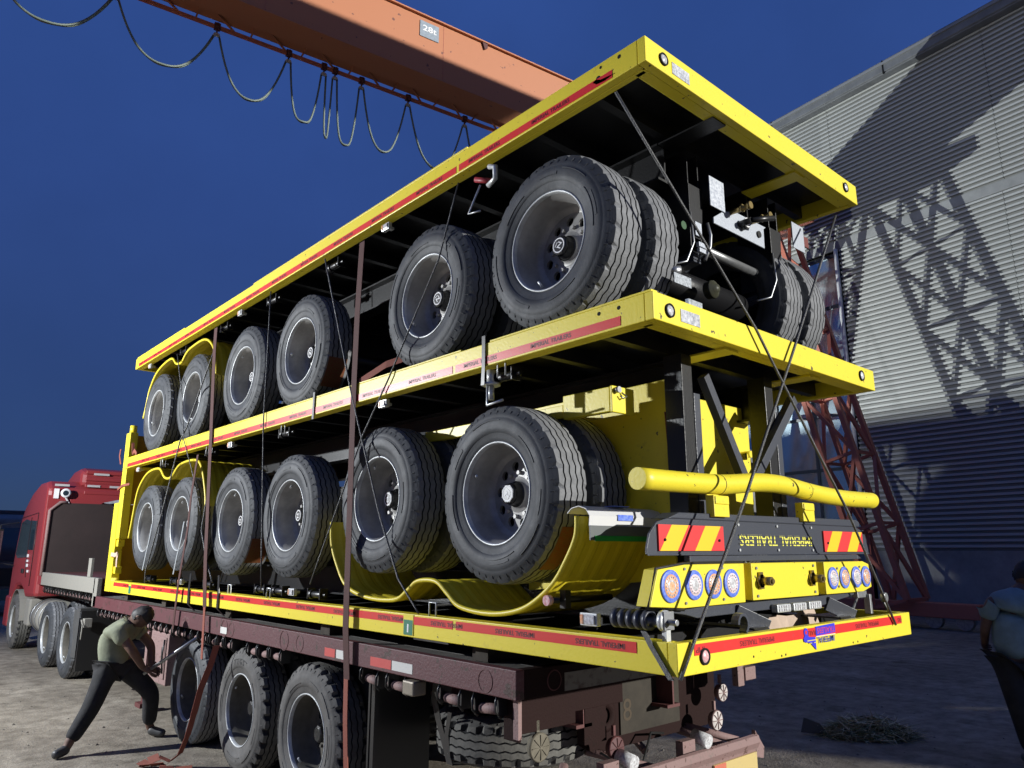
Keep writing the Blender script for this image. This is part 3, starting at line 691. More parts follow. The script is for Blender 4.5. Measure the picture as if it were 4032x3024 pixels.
for y in (1.15, 4.05, 5.85, 7.35): rope_hook(mt, y, 2.84, 1); deck_winch(mt, y+.02, 2.85, -1)
twist_lock(mt, 1.27, 2.92)
for i in (2, 3, 4, 5): wheel(mt, .005, LY[i], LZ[i], rz=[0, 0, 2.9, 3.0, 2.8, 3.1][i], inner=(i == 4)); axle(mt, LY[i], LZ[i])
far_wheels(mt, LY[2:], 2.14)
wheel_fender(mt, [(8.47, 2.0), (8.41, 2.2), (8.32, 2.53), (8.19, 2.68), (7.92, 2.80), (7.50, 2.815), (7.25, 2.69), (7.01, 2.68), (6.75, 2.80), (6.27, 2.81), (6.04, 2.71), (5.87, 2.45), (5.82, 2.30)], .02, .62)
m = MB(); m.box(.30, .42, .05, .07, 3.056, 3.10); part('foil_patch', m, MATS['foil'], mt)
# V struts and posts under the rear of the middle deck
def strut(p, q, wd, dp, name='support_strut'):
    m = MB(); m.bar(p, q, wd, dp, 0, up=(0, 1, 0)); part(name, m, BLKG, mt, .002)
for x in (.66, 1.53):
    m = MB(); m.box(x-.095, x+.0, .30, .42, 2.0, 2.912); part('support_post', m, BLK, mt, .003)
    m = MB(); m.box(x+.001, x+.06, .295, .42, 2.0, 2.70); part('support_post', m, BLKG, mt, .003)
strut((.72, .27, 2.80), (1.10, .27, 2.20), .055, .05); strut((1.72, .27, 2.80), (1.13, .275, 2.20), .06, .05)

# ============ bottom trailer, upside down
bt = thing('flatbed_trailer', 'lowest yellow container trailer, lying upside down with its rear light board on top', 'trailer', (1.2, 4.5, 1.39), group='yellow container trailers stacked on the lorry')
bx1 = 2.5
ta, tb = rail_parts(bt, 0, bx1, 0, 8.95, 1.323, 1.46, True); frame_parts(bt, 0, bx1, 0, 8.95, 1.323, 1.46, 1)
m = MB(); m.box(0, .05, 1.62, 1.98, 1.313, 1.323); part('raised_rail_edge', m, BLK, bt)
m = MB(); m.box(.12, 2.36, -.0025, -.0005, ta, tb); part('reflective_tape', m, RED, bt)
m = MB()
for x in (.64, 1.86): put_text(m, 'IMPERIAL TRAILERS', (x, -.0035, (ta+tb)/2), (-1, 0, 0), (0, 0, -1), .034, width=.31)
put_text(m, 'TRAILERS', (1.17, -.0035, (ta+tb)/2), (-1, 0, 0), (0, 0, -1), .034, width=.15)
put_text(m, 'IMP', (.165, -.0035, (ta+tb)/2), (-1, 0, 0), (0, 0, -1), .034, width=.065); put_text(m, 'ERS', (2.33, -.0035, (ta+tb)/2), (-1, 0, 0), (0, 0, -1), .034, width=.06)
part('tape_lettering', m, INK, bt)
# maker sign: blue figure and words, upside down
BLU = mat('sign_blue', (.04, .04, .62), .4); BLUD = mat('sign_dark_blue', (.05, .07, .30), .4)
m = MB(); m.prism([(1.225, 1.405), (1.445, 1.411), (1.445, 1.458), (1.225, 1.452)], 'y', -.0045, -.0030, 0)
m.prism([(1.215, 1.40), (1.09, 1.41), (1.10, 1.385), (1.16, 1.372), (1.215, 1.335)], 'y', -.0050, -.0032, 0)
m.prism([(1.10, 1.412), (1.14, 1.412), (1.15, 1.395), (1.12, 1.378), (1.09, 1.385), (1.085, 1.40)], 'y', -.0054, -.0034, 0)
m.cyl((1.115, -.0030, 1.43), (1.115, -.0055, 1.43), .022, 20); m.box(1.12, 1.215, -.0066, -.0056, 1.385, 1.389, 1); m.box(1.14, 1.215, -.0066, -.0056, 1.372, 1.375, 1)
m.cyl((1.115, -.0056, 1.43), (1.115, -.0064, 1.43), .010, 14, 2)
sg = part('maker_sign', m, [BLU, YEL, RED], bt)
m = MB(); put_text(m, 'IMPERIAL', (1.335, -.0045, 1.383), (-1, 0, 0), (0, 0, -1), .044, 0, width=.20, bold=True)
put_text(m, 'TRAILERS', (1.335, -.0056, 1.431), (-1, 0, 0), (0, 0, -1), .040, 1, width=.20, bold=True)
m.box(1.225, 1.445, -.0045, -.003, 1.4005, 1.4035, 2); part('sign_lettering', m, [BLUD, mat('sign_red_ink', (.55, .05, .2), .4), WHITE], sg)
corner_lamp(bt, .195, -.001, 1.392, .036, LENSR)
for x, z in ((.60, 1.355), (.90, 1.338), (.86, 1.336), (1.72, 1.338), (1.66, 1.338), (.08, 1.40)):
    m = MB(); m.cyl((x, .004, z), (x, -.001, z), .006, 8); part('rail_hole', m, HOLE, bt)
for y, z in ((.72, 1.56), (1.985, 1.59)):   # small green-yellow stickers and hooks on the side
    pass
m = MB(); m.box(-.0045, -.003, 1.98, 2.09, 1.335, 1.458, 0); m.box(-.0052, -.0046, 1.985, 2.085, 1.335, 1.425, 1); m.box(-.006, -.0053, 2.03, 2.045, 1.35, 1.40, 2)
part('inspection_sticker', m, [YEL, mat('sticker_green', (.02, .22, .12), .4, var=.3, vscale=60), WHITE], bt)
m = MB(); m.box(-.0045, -.003, 8.05, 8.15, 1.335, 1.458, 0); m.box(-.0052, -.0046, 8.055, 8.145, 1.335, 1.425, 1); part('inspection_sticker', m, [YEL, MATS['sticker_green']], bt)
side_lamp(bt, .52, 1.525, .01, .11, .06); side_lamp(bt, 3.73, 1.525, .01); side_lamp(bt, 6.37, 1.525, .01)
for y in (3.35, 4.0, 4.35, 5.6, 6.6, 7.5): deck_winch(bt, y, 1.52, 1)
for y in (1.80, 4.15, 5.0): rope_hook(bt, y, 1.46, 1, .012)
deck_winch(bt, .16, 1.54, 1, .0)
m = MB(); M = Matrix.Translation((.0, .10, 1.545))
for k in range(5): m.lathe([(.03+k*.001, .028), (.03, .044), (.055, .044), (.055, .028)], 24, 0, M=Matrix.Translation((.02, .30-.045*k, 1.545)) @ Matrix.Rotation(PI/2, 4, 'Z'))
m.lathe([(0, .026), (0, .046), (.02, .046), (.02, .026)], 24, 1, M=Matrix.Translation((.045, .085, 1.545)) @ Matrix.Rotation(PI/2, 4, 'Z')); m.box(.03, .06, .075, .10, 1.46, 1.51, 1)
part('winch_drum', m, [BLKG, GALV], bt, 0)
for i in (0, 1): wheel(bt, .005, LY[i], LZ[i], rz=[2.0, 2.7][i], inner=True); axle(bt, LY[i], LZ[i])
far_wheels(bt, LY[:2], 2.18)
FP = [(3.15, 2.06), (3.13, 1.90), (3.03, 1.74), (2.88, 1.60), (2.60, 1.535), (2.25, 1.535), (2.10, 1.60), (1.99, 1.66), (1.80, 1.665), (1.68, 1.60), (1.56, 1.53), (1.33, 1.505), (1.12, 1.52), (.95, 1.57), (.78, 1.68), (.68, 1.80), (.61, 1.92), (.60, 2.02)]
fd = wheel_fender(bt, FP, .03, .66)
# grey-white protective film over the top of the fender with the green strip
m = MB(); vs = []; n = 14
for i in range(n+1):
    t = i/n; a = PI*.95*t; vs.append((.60-.055*math.sin(a)*.9+(-.02 if t < .1 else 0), 2.02+.05*math.sin(a)+.0*t))
pts = [(.52, 1.97), (.515, 2.02), (.54, 2.055), (.59, 2.07), (.64, 2.06), (.67, 2.035)]
m.ribbon([(.345, y, z) for y, z in pts], (.63, 0, 0), .004, 0); m.box(.03, .66, .512, .519, 1.90, 1.972, 1)
ff = part('fender_film', m, [mat('protective_film', (.62, .62, .62), .35), mat('film_grey', (.11, .12, .12), .4)], fd)
m = MB(); m.box(.24, .36, .508, .5105, 2.00, 2.03); m.box(.24, .36, .53, .60, 2.074, 2.077); part('blue_mark', m, BLUE, ff)
m = MB(); m.box(.06, .60, .5075, .511, 1.895, 1.922); part('green_strip', m, mat('green_strip', (.02, .28, .05), .35), fd)
m = MB(); m.cyl((.0, .80, 1.60), (.03, .80, 1.60), .026, 16); part('fender_reflector', m, LENSR, fd)
m = MB(); m.cyl((.03, .80, 1.60), (.5, .80, 1.60), .018, 12); m.box(.08, .12, .74, .78, 1.56, 1.65); part('fender_bracket', m, BLK, fd)
# yellow bent tube
def yellow_tube():
    y = .19; pts = []
    key = [(.01, 2.18), (.35, 2.183), (.68, 2.19), (.85, 2.203), (1.05, 2.222), (1.25, 2.228), (1.42, 2.222), (1.60, 2.207), (1.80, 2.193), (2.12, 2.183), (2.56, 2.187)]
    for i in range(len(key)-1):
        for k in range(5):
            u = k/5; a, b = key[max(i-1, 0)], key[i]; c, d_ = key[i+1], key[min(i+2, len(key)-1)]
            z = .5*(2*b[1]+(-a[1]+c[1])*u+(2*a[1]-5*b[1]+4*c[1]-d_[1])*u*u+(-a[1]+3*b[1]-3*c[1]+d_[1])*u**3)
            pts.append((b[0]+(c[0]-b[0])*u, y, z))
    pts.append((2.56, y, 2.187)); m = MB(); m.tube(pts, .053, 28); t_ = part('underrun_tube', m, YEL, bt)
    for x, z in ((.68, 2.19), (1.62, 2.205)):
        r = MB(); r.lathe([(-.003, .0532), (-.001, .0542), (.001, .0542), (.003, .0532)], 28, 0, M=Matrix.Translation((x, y, z))); part('weld_ring', r, HOLE, t_)
yellow_tube()
for x in (.665, 1.60):
    m = MB(); m.box(x-.07, x+.07, .165, .215, 2.02, 2.13); m.box(x-.062, x+.062, .158, .168, 2.085, 2.125); part('tube_bracket', m, YEL, bt, .003)
m = MB(); m.box(.76, .82, .26, .30, 2.02, 2.12); m.box(.8, .805, .255, .26, 2.03, 2.10); part('inner_bracket', m, BLKG, bt)
# rear light board
bd = part('rear_board', None, None, bt)
m = MB(); m.prism([(.075, 1.832), (.075, 1.86), (.10, 1.93), (.16, 1.985), (.24, 2.003), (2.28, 2.003), (2.36, 1.985), (2.43, 1.93), (2.455, 1.86), (2.455, 1.832)], 'y', .20, .212); m.box(.075, 2.455, .194, .20, 1.826, 1.834)
part('board_plate', m, BLKG, bd, .002)
m = MB(); m.prism([(.23, 2.002), (.33, 2.034), (2.30, 2.048), (2.34, 2.035), (2.34, 2.002)], 'y', .192, .30); part('board_top_beam', m, BLKG, bd, .006)
for x, z in [(.86+.405*k, zz) for k in range(3) for zz in (1.852, 1.985)]:
    m = MB(); m.cyl((x, .20, z), (x, .192, z), .0075, 10); part('bolt', m, GALV, bd)
def stencil(mb, s, x0, x1, zc, size, y):
    put_text(mb, s, ((x0+x1)/2, y, zc), (-1, 0, 0), (0, 0, -1), size, width=abs(x1-x0), bold=True)
m = MB(); stencil(m, 'IMPERIAL TRAILERS', .87, 1.67, 1.908, .082, .1975); part('board_lettering', m, mat('letter_yellow', (.78, .74, .10), .5), bd)
m = MB()
for k in range(3): m.box(.86, 1.68, .1955, .1972, 1.8825+k*.0225, 1.8885+k*.0225)
part('stencil_bridge', m, BLKG, bd)
YC, RC = mat('chevron_yellow', (.85, .55, .02), .4), mat('chevron_red', (.75, .04, .04), .4)
def chevron(x0, x1, z0, z1, phase):
    m = MB(); m.box(x0, x1, .190, .1985, z0, z1, 0); w_ = .145; x = x0-.25+phase
    h = z1-z0; lean = .10
    while x < x1+.1:
        a, b = x, x+w_*.95
        # parallelogram clipped to the board
        def cl(v): return min(max(v, x0), x1)
        poly = []
        for t in [i/6 for i in range(7)]: poly.append((cl(a+lean*t), z0+h*t))
        for t in [i/6 for i in range(7)][::-1]: poly.append((cl(b+lean*t), z0+h*t))
        if max(p[0] for p in poly)-min(p[0] for p in poly) > .01:
            m.add([(p[0], .1892, p[1]) for p in poly], [list(range(len(poly)))], 1)
        x += w_*1.95
    c = part('chevron_board', m, [RC, YC], bd)
    k = MB()
    for xx in (x0+.045, x1-.045): k.cyl((xx, .19, z0+h*.42), (xx, .184, z0+h*.42), .007, 8)
    part('bolt', k, HOLE, c)
chevron(.155, .705, 1.848, 1.972, .255); chevron(1.815, 2.36, 1.842, 1.968, .27)
m = MB(); m.box(.36, 2.20, .165, .20, 1.795, 1.824); m.prism([(2.20, 1.795), (2.26, 1.80), (2.20, 1.824)], 'y', .165, .2); part('mid_beam', m, BLKG, bd, .003)
# light boxes
m = MB(); bp_ = [(-.02, 1.605), (.235, 1.588), (.76, 1.592), (.765, 1.785), (.25, 1.785), (.045, 1.765)]; m.prism(bp_, 'y', .12, .20); lb = part('light_box', m, YEL, bd, .003)
m = MB(); m.tube([(x, .125, z) for x, z in [(.765, 1.79), (.25, 1.79), (.035, 1.77), (-.032, 1.60), (.235, 1.58)]], .007, 6); part('box_seal', m, HUB, lb)
m = MB(); m.box(.80, 1.505, .10, .20, 1.60, 1.785); mbx = part('number_plate_box', m, YEL, bd, .003)
m = MB(); m.prism([(1.60, 1.60), (2.09, 1.60), (2.215, 1.625), (2.20, 1.765), (2.12, 1.783), (1.595, 1.783)], 'y', .10, .20); rb = part('light_box', m, YEL, bd, .003)
def target_lamp(p, x, y, z, r, warm):
    M = Matrix.Translation((x, y, z)) @ Matrix.Rotation(PI/2, 4, 'Z'); m = MB()
    m.lathe([(0, r), (-.007, r), (-.009, r*.94), (-.009, r*.72)], 36, 0, M=M); m.lathe([(-.009, r*.72), (-.0115, r*.70), (-.0115, r*.40)], 36, 1, M=M); m.lathe([(-.0115, r*.40), (-.013, r*.38), (-.013, r*.28)], 30, 2, M=M); m.lathe([(-.0125, r*.28), (-.014, .0005)], 24, 1 if warm else 2, M=M)
    for k in range(16):
        a = 2*PI*k/16; m.cyl((x+r*.55*math.cos(a), y-.0112, z+r*.55*math.sin(a)), (x+r*.55*math.cos(a), y-.0145, z+r*.55*math.sin(a)), r*.06, 6, 2)
    part('round_tail_lamp', m, [BLUE, LENSO if warm else PINKL, LENS], p)
for x, wv in ((.13, True), (.315, False), (.475, True), (.635, False)): target_lamp(lb, x, .12, 1.690, .069 if x > .2 else .074, wv)
for x, wv in ((1.69, False), (1.84, True), (2.0, False), (2.135, True)): target_lamp(rb, x, .10, 1.690, .064, wv)
def bolts(p, pts, y, r=.008):
    for x, z in pts:
        m = MB(); m.cyl((x, y, z), (x, y-.006, z), r, 10); part('bolt', m, STEEL, p)
bolts(mbx, [(.845, 1.76), (.845, 1.62), (1.46, 1.765), (1.46, 1.62)], .10); bolts(lb, [(.245, 1.765), (.245, 1.61), (.56, 1.765), (.56, 1.615)], .12, .007)
bolts(rb, [(1.755, 1.745), (1.76, 1.64), (2.06, 1.75), (2.06, 1.65)], .10, .007)
for x in (.875, 1.43):
    m = MB(); m.cyl((x, .10, 1.695), (x, .085, 1.695), .034, 16); m.cyl((x, .085, 1.695), (x, .03, 1.695), .022, 16); m.cyl((x, .03, 1.695), (x, .02, 1.695), .012, 12)
    m.prism([(x-.022, 1.655), (x+.018, 1.655), (x+.012, 1.74), (x-.018, 1.74)], 'y', .085, .095); part('plate_lamp', m, BRASS, mbx)
m = MB(); m.prism([(.0, 1.59), (.235, 1.578), (.40, 1.585), (1.60, 1.59), (2.24, 1.61), (2.24, 1.60), (1.62, 1.535), (1.40, 1.545), (.36, 1.535), (.27, 1.555)], 'y', .14, .20); part('lower_beam', m, BLKG, bd, .004)
for x in (1.11, 1.285, 1.46):
    m = MB(); m.box(x-.075, x+.07, .10, .14, 1.525, 1.568); p_ = part('work_lamp', m, GALV, bd, .006)
    m = MB()
    for a in range(5):
        for b_ in range(2): m.box(x-.06+a*.025, x-.042+a*.025, .0965, .0995, 1.532+b_*.017, 1.545+b_*.017)
    part('led_grid', m, LENS, p_)
for x0, x1 in ((.69, .87), (1.67, 1.86)):
    m = MB(); m.bar((x0, .14, 1.545), (x1, .07, 1.465), .08, .02, 0, up=(0, 1, .3)); part('stay', m, BLKG, bt, .002)
m = MB(); m.bar((1.93, .12, 1.47), (2.08, .14, 1.56), .02, .012, 0, up=(0, 1, .3)); m.cyl((2.25, .06, 1.56), (2.25, .03, 1.56), .03, 20); m.box(2.17, 2.20, .1, .14, 1.46, 1.58); m.box(2.05, 2.18, .12, .16, 1.56, 1.60); m.bar((2.25, .05, 1.53), (2.29, .04, 1.47), .012); part('far_winch', m, STEEL, bt, .003)
m = MB(); a_ = [(.55+.042*math.cos(t), .03, 1.505+.045*math.sin(t)) for t in [math.radians(-60+i*24) for i in range(11)]]; m.ribbon(a_, (0, .04, 0), .014); part('rope_cleat', m, BLKG, bt)
m = MB(); pts = [(1.30+.6*i/8, 1.448+.012*math.sin(i*.5)) for i in range(9)]
m.add([(x, .30, 1.38) for x, z in pts]+[(x, .32+.02*math.sin(i), 1.46+.05*(i/8)+.012*math.sin(i*1.3)) for i, (x, z) in enumerate(pts)], [(i, i+1, 10+i, 9+i) for i in range(8)])
part('cardboard_sheet', m, mat('cardboard', (.55, .42, .33), .8, var=.2), bt)
# yellow gooseneck box work between lower and middle trailer
def goose():
    g_ = part('gooseneck', None, None, bt)
    m = MB(); m.prism([(1.6, 1.60), (1.6, 2.78), (.44, 2.80), (.44, 1.70)], 'x', .625, .64); part('side_plate', m, YEL, g_, .003)
    m = MB(); m.box(.77, 1.72, .60, .612, 1.9, 2.78); part('cross_plate', m, YEL, g_)
    for x, z in ((1.0, 2.53), (1.60, 2.46), (1.54, 2.44)): m = MB(); m.cyl((x, .59, z), (x, .52, z), .022, 14); part('pin', m, YEL, g_)
    m = MB(); m.box(.33, .375, .62, .98, 2.60, 2.74); m.box(.33, .52, .60, .618, 2.595, 2.745); part('lock_box', m, YEL, g_, .004)
    m = MB(); m.box(.34, .38, .99, 2.4, 2.615, 2.69); part('edge_beam', m, YEL, g_, .004)
    m = MB(); m.cyl((.36, .60, 2.72), (.36, .57, 2.72), .018, 14); m.tube([(.40, .59, 2.71), (.43, .58, 2.69), (.40, .58, 2.675), (.38, .585, 2.69)], .005, 8); part('padlock_ring', m, STEEL, g_)
goose()
# yellow bulkhead at the front of the lower trailer
fb = part('front_bulkhead', None, None, bt)
for x0, x1 in ((.0, .10), (2.36, 2.46)):
    m = MB(); m.box(x0, x1, 9.02, 9.27, 1.32, 2.48); m.box(x0, x1, 8.86, 9.05, 2.0, 3.42); part('bulkhead_post', m, YEL, fb, .006)
m = MB(); m.box(.10, 2.36, 9.14, 9.16, 1.34, 2.46); m.box(.10, 2.36, 9.0, 9.02, 2.46, 3.40); part('bulkhead_sheet', m, mat('orange_yellow_sheet', (.55, .30, .02), .5, var=.2), fb)
for z in (1.55, 1.9, 2.2, 2.6, 3.0): m = MB(); m.box(.02, .10, 8.94, 9.02, z, z+.09); part('bulkhead_hinge', m, YEL, fb, .004)
m = MB(); m.cyl((.05, 8.93, 3.42), (.05, 8.93, 3.52), .045, 14); part('post_cap', m, YEL, fb)

# red stickers on some treads
def tread_sticker(t, y, z, a0, a1, x0=.05, x1=.22):
    m = MB(); n = 10; R = .5125; vs = []
    for i in range(n+1):
        a = a0+(a1-a0)*i/n
        for x in (x0, x1): vs.append((x, y+R*math.cos(a), z+R*math.sin(a)))
    m.add(vs, [(2*i, 2*i+1, 2*i+3, 2*i+2) for i in range(n)]); return part('tyre_sticker', m, mat('tyre_sticker', (.17, .018, .008), .6, var=.8, vscale=90, col2=(.12, .07, .02)), t)
tread_sticker(bt, LY[0], LZ[0], math.radians(203), math.radians(236), .09, .21); tread_sticker(mt, LY[3], LZ[3], math.radians(200), math.radians(230)); tread_sticker(tt, UY[2], UZ[2], math.radians(196), math.radians(226))

# ------------------------------------------------------------------ LORRY SEMITRAILER (maroon)
st = thing('lorry_semitrailer', 'long maroon flatbed semitrailer carrying the stack, worn paint and a row of winches', 'semitrailer', (1.25, 5, 0))
m = MB(); m.box(0, .06, 1.03, 9.80, 1.086, 1.235); part('side_rail', m, MAR, st, .005)
m = MB(); m.box(2.44, 2.50, 1.03, 9.80, 1.086, 1.235); part('side_rail', m, MAR, st, .005)
m = MB(); m.box(.062, 2.438, 1.032, 1.10, 1.086, 1.233); part('rear_beam', m, MARK, st, .004)
nb = 16
for k in range(nb):
    x = .064+(2.372)*k/nb; m = MB(); m.box(x+.003, x+2.372/nb-.003, 1.11, 9.78, 1.205, 1.226+random.uniform(0, .004)); part('deck_board', m, mat('deck_steel', (.16, .15, .14), .7, var=.5, vscale=2.5, bump=.3, bscale=30), st)
for y in (1.45, 3.3, 5.2, 7.1, 8.6):
    m = MB(); m.box(.1, 2.4, y-.07, y+.07, 1.231, 1.321); part('timber_packer', m, mat('black_timber', (.05, .04, .03), .9, var=.4, vscale=9), st)
m = MB(); m.box(0, .06, 9.80, 13.5, 1.265, 1.475); m.box(0, .06, 9.66, 9.86, 1.09, 1.475); part('gooseneck_rail', m, DIRT, st, .006)
m = MB(); m.box(.06, 2.5, 9.82, 13.5, 1.38, 1.47); m.box(2.44, 2.5, 9.8, 13.5, 1.265, 1.38); m.box(.06, 2.44, 9.76, 9.82, 1.10, 1.47); part('gooseneck_deck', m, MARD, st, .003)
m = MB(); m.box(-.004, -.001, 10.1, 10.27, 1.48, 1.74); m.box(.0, .03, 10.1, 10.13, 1.476, 1.74); m.box(.0, .03, 10.24, 10.27, 1.476, 1.74); m.box(0, .03, 10.13, 10.24, 1.71, 1.74)
part('stake', m, DIRT, st, .003)
for xc in (.80, 1.70):
    m = MB(); m.box(xc-.07, xc+.07, 1.3, 9.8, .80, .82); m.box(xc-.008, xc+.008, 1.3, 9.8, .82, 1.10); m.box(xc-.07, xc+.07, 9.8, 13.3, 1.20, 1.22); m.box(xc-.008, xc+.008, 9.8, 13.3, 1.22, 1.38); part('chassis_beam', m, MARD, st)
for k in range(22):
    m = MB(); y = 1.3+k*.4; m.box(.065, 2.435, y-.02, y+.02, 1.09, 1.20); part('cross_member', m, MARD, st)
# headboard
m = MB(); m.prism([(.0, 1.40), (.0, 2.54), (.14, 2.69), (2.36, 2.69), (2.50, 2.54), (2.5, 1.40)], 'y', 13.50, 13.56); hb = part('headboard', m, mat('headboard_dark', (.035, .022, .02), .7, var=.3, vscale=2), st)
m = MB(); m.tube([(-.01, 13.49, 1.42), (-.01, 13.49, 2.55), (.14, 13.49, 2.70), (.26, 13.49, 2.70)], .028, 8); part('headboard_edge', m, PINK, hb)
# tie-down rollers along the rail
roll = MB(); roll.cyl((.07, -.085, -.045), (.07, .085, -.045), .028, 14, 0)
for yy in (-.10, .10): roll.box(.03, .11, yy-.006, yy+.006, -.075, .04, 1); roll.tube([(.035, yy, .04), (.015, yy, .0), (.015, yy, -.05), (.05, yy, -.085)], .007, 6, 1)
roll.cyl((.07, .10, -.045), (.07, .15, -.045), .016, 8, 0); RLM = roll.mesh('tie_down_roller', [PINK, HUB], (0, 0, 0))
ys = [1.30, 1.62, 2.18, 2.50, 3.95, 4.18, 4.40, 4.95, 5.12, 5.30]+[5.6+.19*k for k in range(21)]
for y in ys:
    o = part('tie_down_roller', None, None, st, share=RLM); o.location = Vector((-.01, y, 1.05))-Vector((1.25, 5, 0)); o.rotation_euler = (random.uniform(-.1, .1), 0, 0)
for k in range(17):
    o = part('tie_down_roller', None, None, st, share=RLM); o.location = Vector((0, 10.0+.2*k, 1.215))-Vector((1.25, 5, 0))
m = MB(); m.box(-.02, .08, 1.94, 2.06, .985, 1.07); part('ratchet_box', m, mat('ratchet_bronze', (.3, .26, .2), .5, .3, var=.3), st, .01)
# rail details
for y0_, y1_, mm_ in ((2.22, 2.47, RED), (1.98, 2.21, WHITE), (4.95, 5.1, WHITE), (2.80, 2.93, WHITE), (2.95, 3.1, RED)):
    m = MB(); m.box(-.0022, -.0006, y0_, y1_, 1.108, 1.165); part('reflector_tape', m, worn('worn_'+mm_.name, (.55, .07, .06) if mm_ is RED else (.62, .62, .58), (.2, .15, .13), .4, 12, .5), st)
for y in (1.28, 3.5, 4.85, 7.9):
    m = MB(); m.lathe([(-.002, .062), (-.004, .060), (-.002, .057)], 32, 0, M=Matrix.Translation((0, y, 1.155))); part('round_blank', m, MARD, st)
m = MB(); m.lathe([(0, .055), (-.004, .053), (-.002, .048)], 32, 0, M=Matrix.Translation((.28, 1.03, 1.16)) @ Matrix.Rotation(PI/2, 4, 'Z')); part('round_blank', m, MARD, st)
m = MB(); m.box(.36, 1.50, 1.0275, 1.0312, 1.095, 1.19); part('rear_reflector_tape', m, worn('worn_silver_tape', (.20, .18, .15), (.06, .025, .02), .75, 9, .6, .3, 25), st)
# rear frame
m = MB(); m.box(.10, .58, 1.16, 1.22, .88, 1.085); m.box(.08, .10, 1.10, 1.22, .86, 1.085); m.box(.58, 1.05, 1.20, 1.26, .93, 1.085); part('rear_cross_box', m, MARK, st, .004)
m = MB(); m.box(.06, .085, 1.08, 1.12, .88, 1.08); part('lamp_bracket', m, PINK, st)
m = MB(); m.prism([(.90, 1.085), (2.42, 1.085), (2.42, .62), (2.30, .58), (1.05, .585), (.90, .66)], 'y', 1.45, 1.47); rp = part('rear_panel', m, MARK, st, .003)
m = MB(); m.box(1.30, 1.95, 1.438, 1.448, .66, .98); npn = part('number_panel', m, mat('number_panel', (.026, .018, .008), .7, var=.4, vscale=8), rp)
m = MB(); put_text(m, '8', (1.37, 1.436, .80), (1, 0, 0), (0, 0, 1), .20); part('panel_number', m, mat('faded_numeral', (.05, .032, .014), .7), npn)
m = MB(); m.lathe([(0, .10), (-.02, .10), (-.03, .07), (-.01, .05)], 28, 0, M=Matrix.Translation((1.14, 1.445, .80)) @ Matrix.Rotation(PI/2, 4, 'Z')); part('coupling_socket', m, MARK, rp)
m = MB(); m.box(.80, 1.0, 1.30, 1.36, .70, .98); part('hinge_block', m, MARK, rp)
def drop_lamp(x, y, z, r, mt_, rim=GALV):
    M = Matrix.Translation((x, y, z)) @ Matrix.Rotation(PI/2, 4, 'Z'); m = MB()
    m.lathe([(.03, .01), (.03, r*.8), (0, r), (-.015, r), (-.018, r*.93)], 32, 0, M=M); m.lathe([(-.017, r*.93), (-.022, .0005)], 32, 1, M=M)
    for k in range(8):
        a = 2*PI*k/8; m.bar((x, y-.023, z), (x+r*.85*math.cos(a), y-.021, z+r*.85*math.sin(a)), .006, .004, 0)
    m.bar((x, y+.01, z+r), (x, y+.01, z+r+.06), .02, .02, 0); return part('drop_lamp', m, [rim, mt_], st)
DL = mat('dusty_lens', (.60, .55, .52), .6, var=.3, vscale=30); DLd = mat('grimy_lens', (.16, .14, .10), .7, var=.3, vscale=20)
drop_lamp(.28, 1.16, .80, .075, DLd, MATS['grimy_lens']); drop_lamp(2.25, 1.28, .835, .062, DL, PINK); drop_lamp(2.13, 1.26, .665, .068, DL, PINK); drop_lamp(1.02, 1.25, .66, .07, mat('dark_lens', (.10, .04, .04), .5), MARD)
for x in (1.02, 1.80):
    m = MB(); m.cyl((x, 1.22, .62), (x, 1.10, .60), .045, 20); part('beacon_lamp', m, LENS, st)
m = MB(); m.box(2.30, 2.44, 1.10, 1.2, .93, 1.02); m.box(2.2, 2.28, 1.1, 1.15, .9, 1.08); part('side_box', m, PINK, st, .004)
# underrun bumper
bu = part('rear_bumper', None, None, st)
m = MB(); m.prism([(1.12, .46), (1.10, .50), (1.11, .545), (1.135, .555), (1.15, .50), (1.15, .40), (1.13, .40)], 'x', .30, 2.44); part('bumper_rail', m, PINK, bu, .004)
m = MB(); m.box(.35, 1.86, 1.125, 1.14, .26, .40); part('bumper_lower', m, PINK, bu, .003)
m = MB(); m.box(1.86, 2.40, 1.112, 1.124, .29, .44, 0); m.box(1.862, 2.00, 1.108, 1.1115, .40, .438, 1); part('bumper_chevron', m, [worn('faded_yellow', (.55, .42, .16), (.35, .25, .2), .5, 6, .6), worn('faded_red', (.55, .14, .08), (.4, .25, .2), .4, 6, .6)], bu)
m = MB(); m.prism([(2.41, .58), (2.52, .45), (2.50, .38), (2.41, .40)], 'y', 1.12, 1.15); part('bumper_end', m, PINK, bu)
for x in (.88, 1.66):
    m = MB(); m.box(x-.07, x+.07, 1.16, 1.22, .25, .62); part('bumper_post', m, PINK, bu, .004)
for a, b in (((1.02, 1.5, .60), (1.45, 1.18, .46)), ((1.75, 1.9, .66), (1.62, 1.5, .50)), ((2.0, 1.5, .62), (2.28, 1.18, .52)), ((1.95, 1.5, .60), (2.2, 1.18, .48)), ((.62, 1.3, .62), (.40, 1.15, .40))): m = MB(); m.cyl(a, b, .027, 12); part('bumper_strut', m, PINK, bu)
m = MB(); m.tube([(1.05, 1.4, .60), (1.2, 1.3, .5), (1.35, 1.3, .52), (1.5, 1.35, .66), (1.7, 1.4, .62)], .008, 6); part('brake_hose', m, HUB, bu)
# wheels of the semitrailer
for k, y in enumerate((3.42, 4.66, 5.97)):
    wheel(st, .03, y, .505, rz=[.6, 2.2, 1.1][k], tyre=TYO if k < 2 else TY, rim=RMO, inner=True); axle(st, y, .505)
    wheel(st, 2.47, y, .505, mirror=True, tyre=TYO, inner=True, full=False)
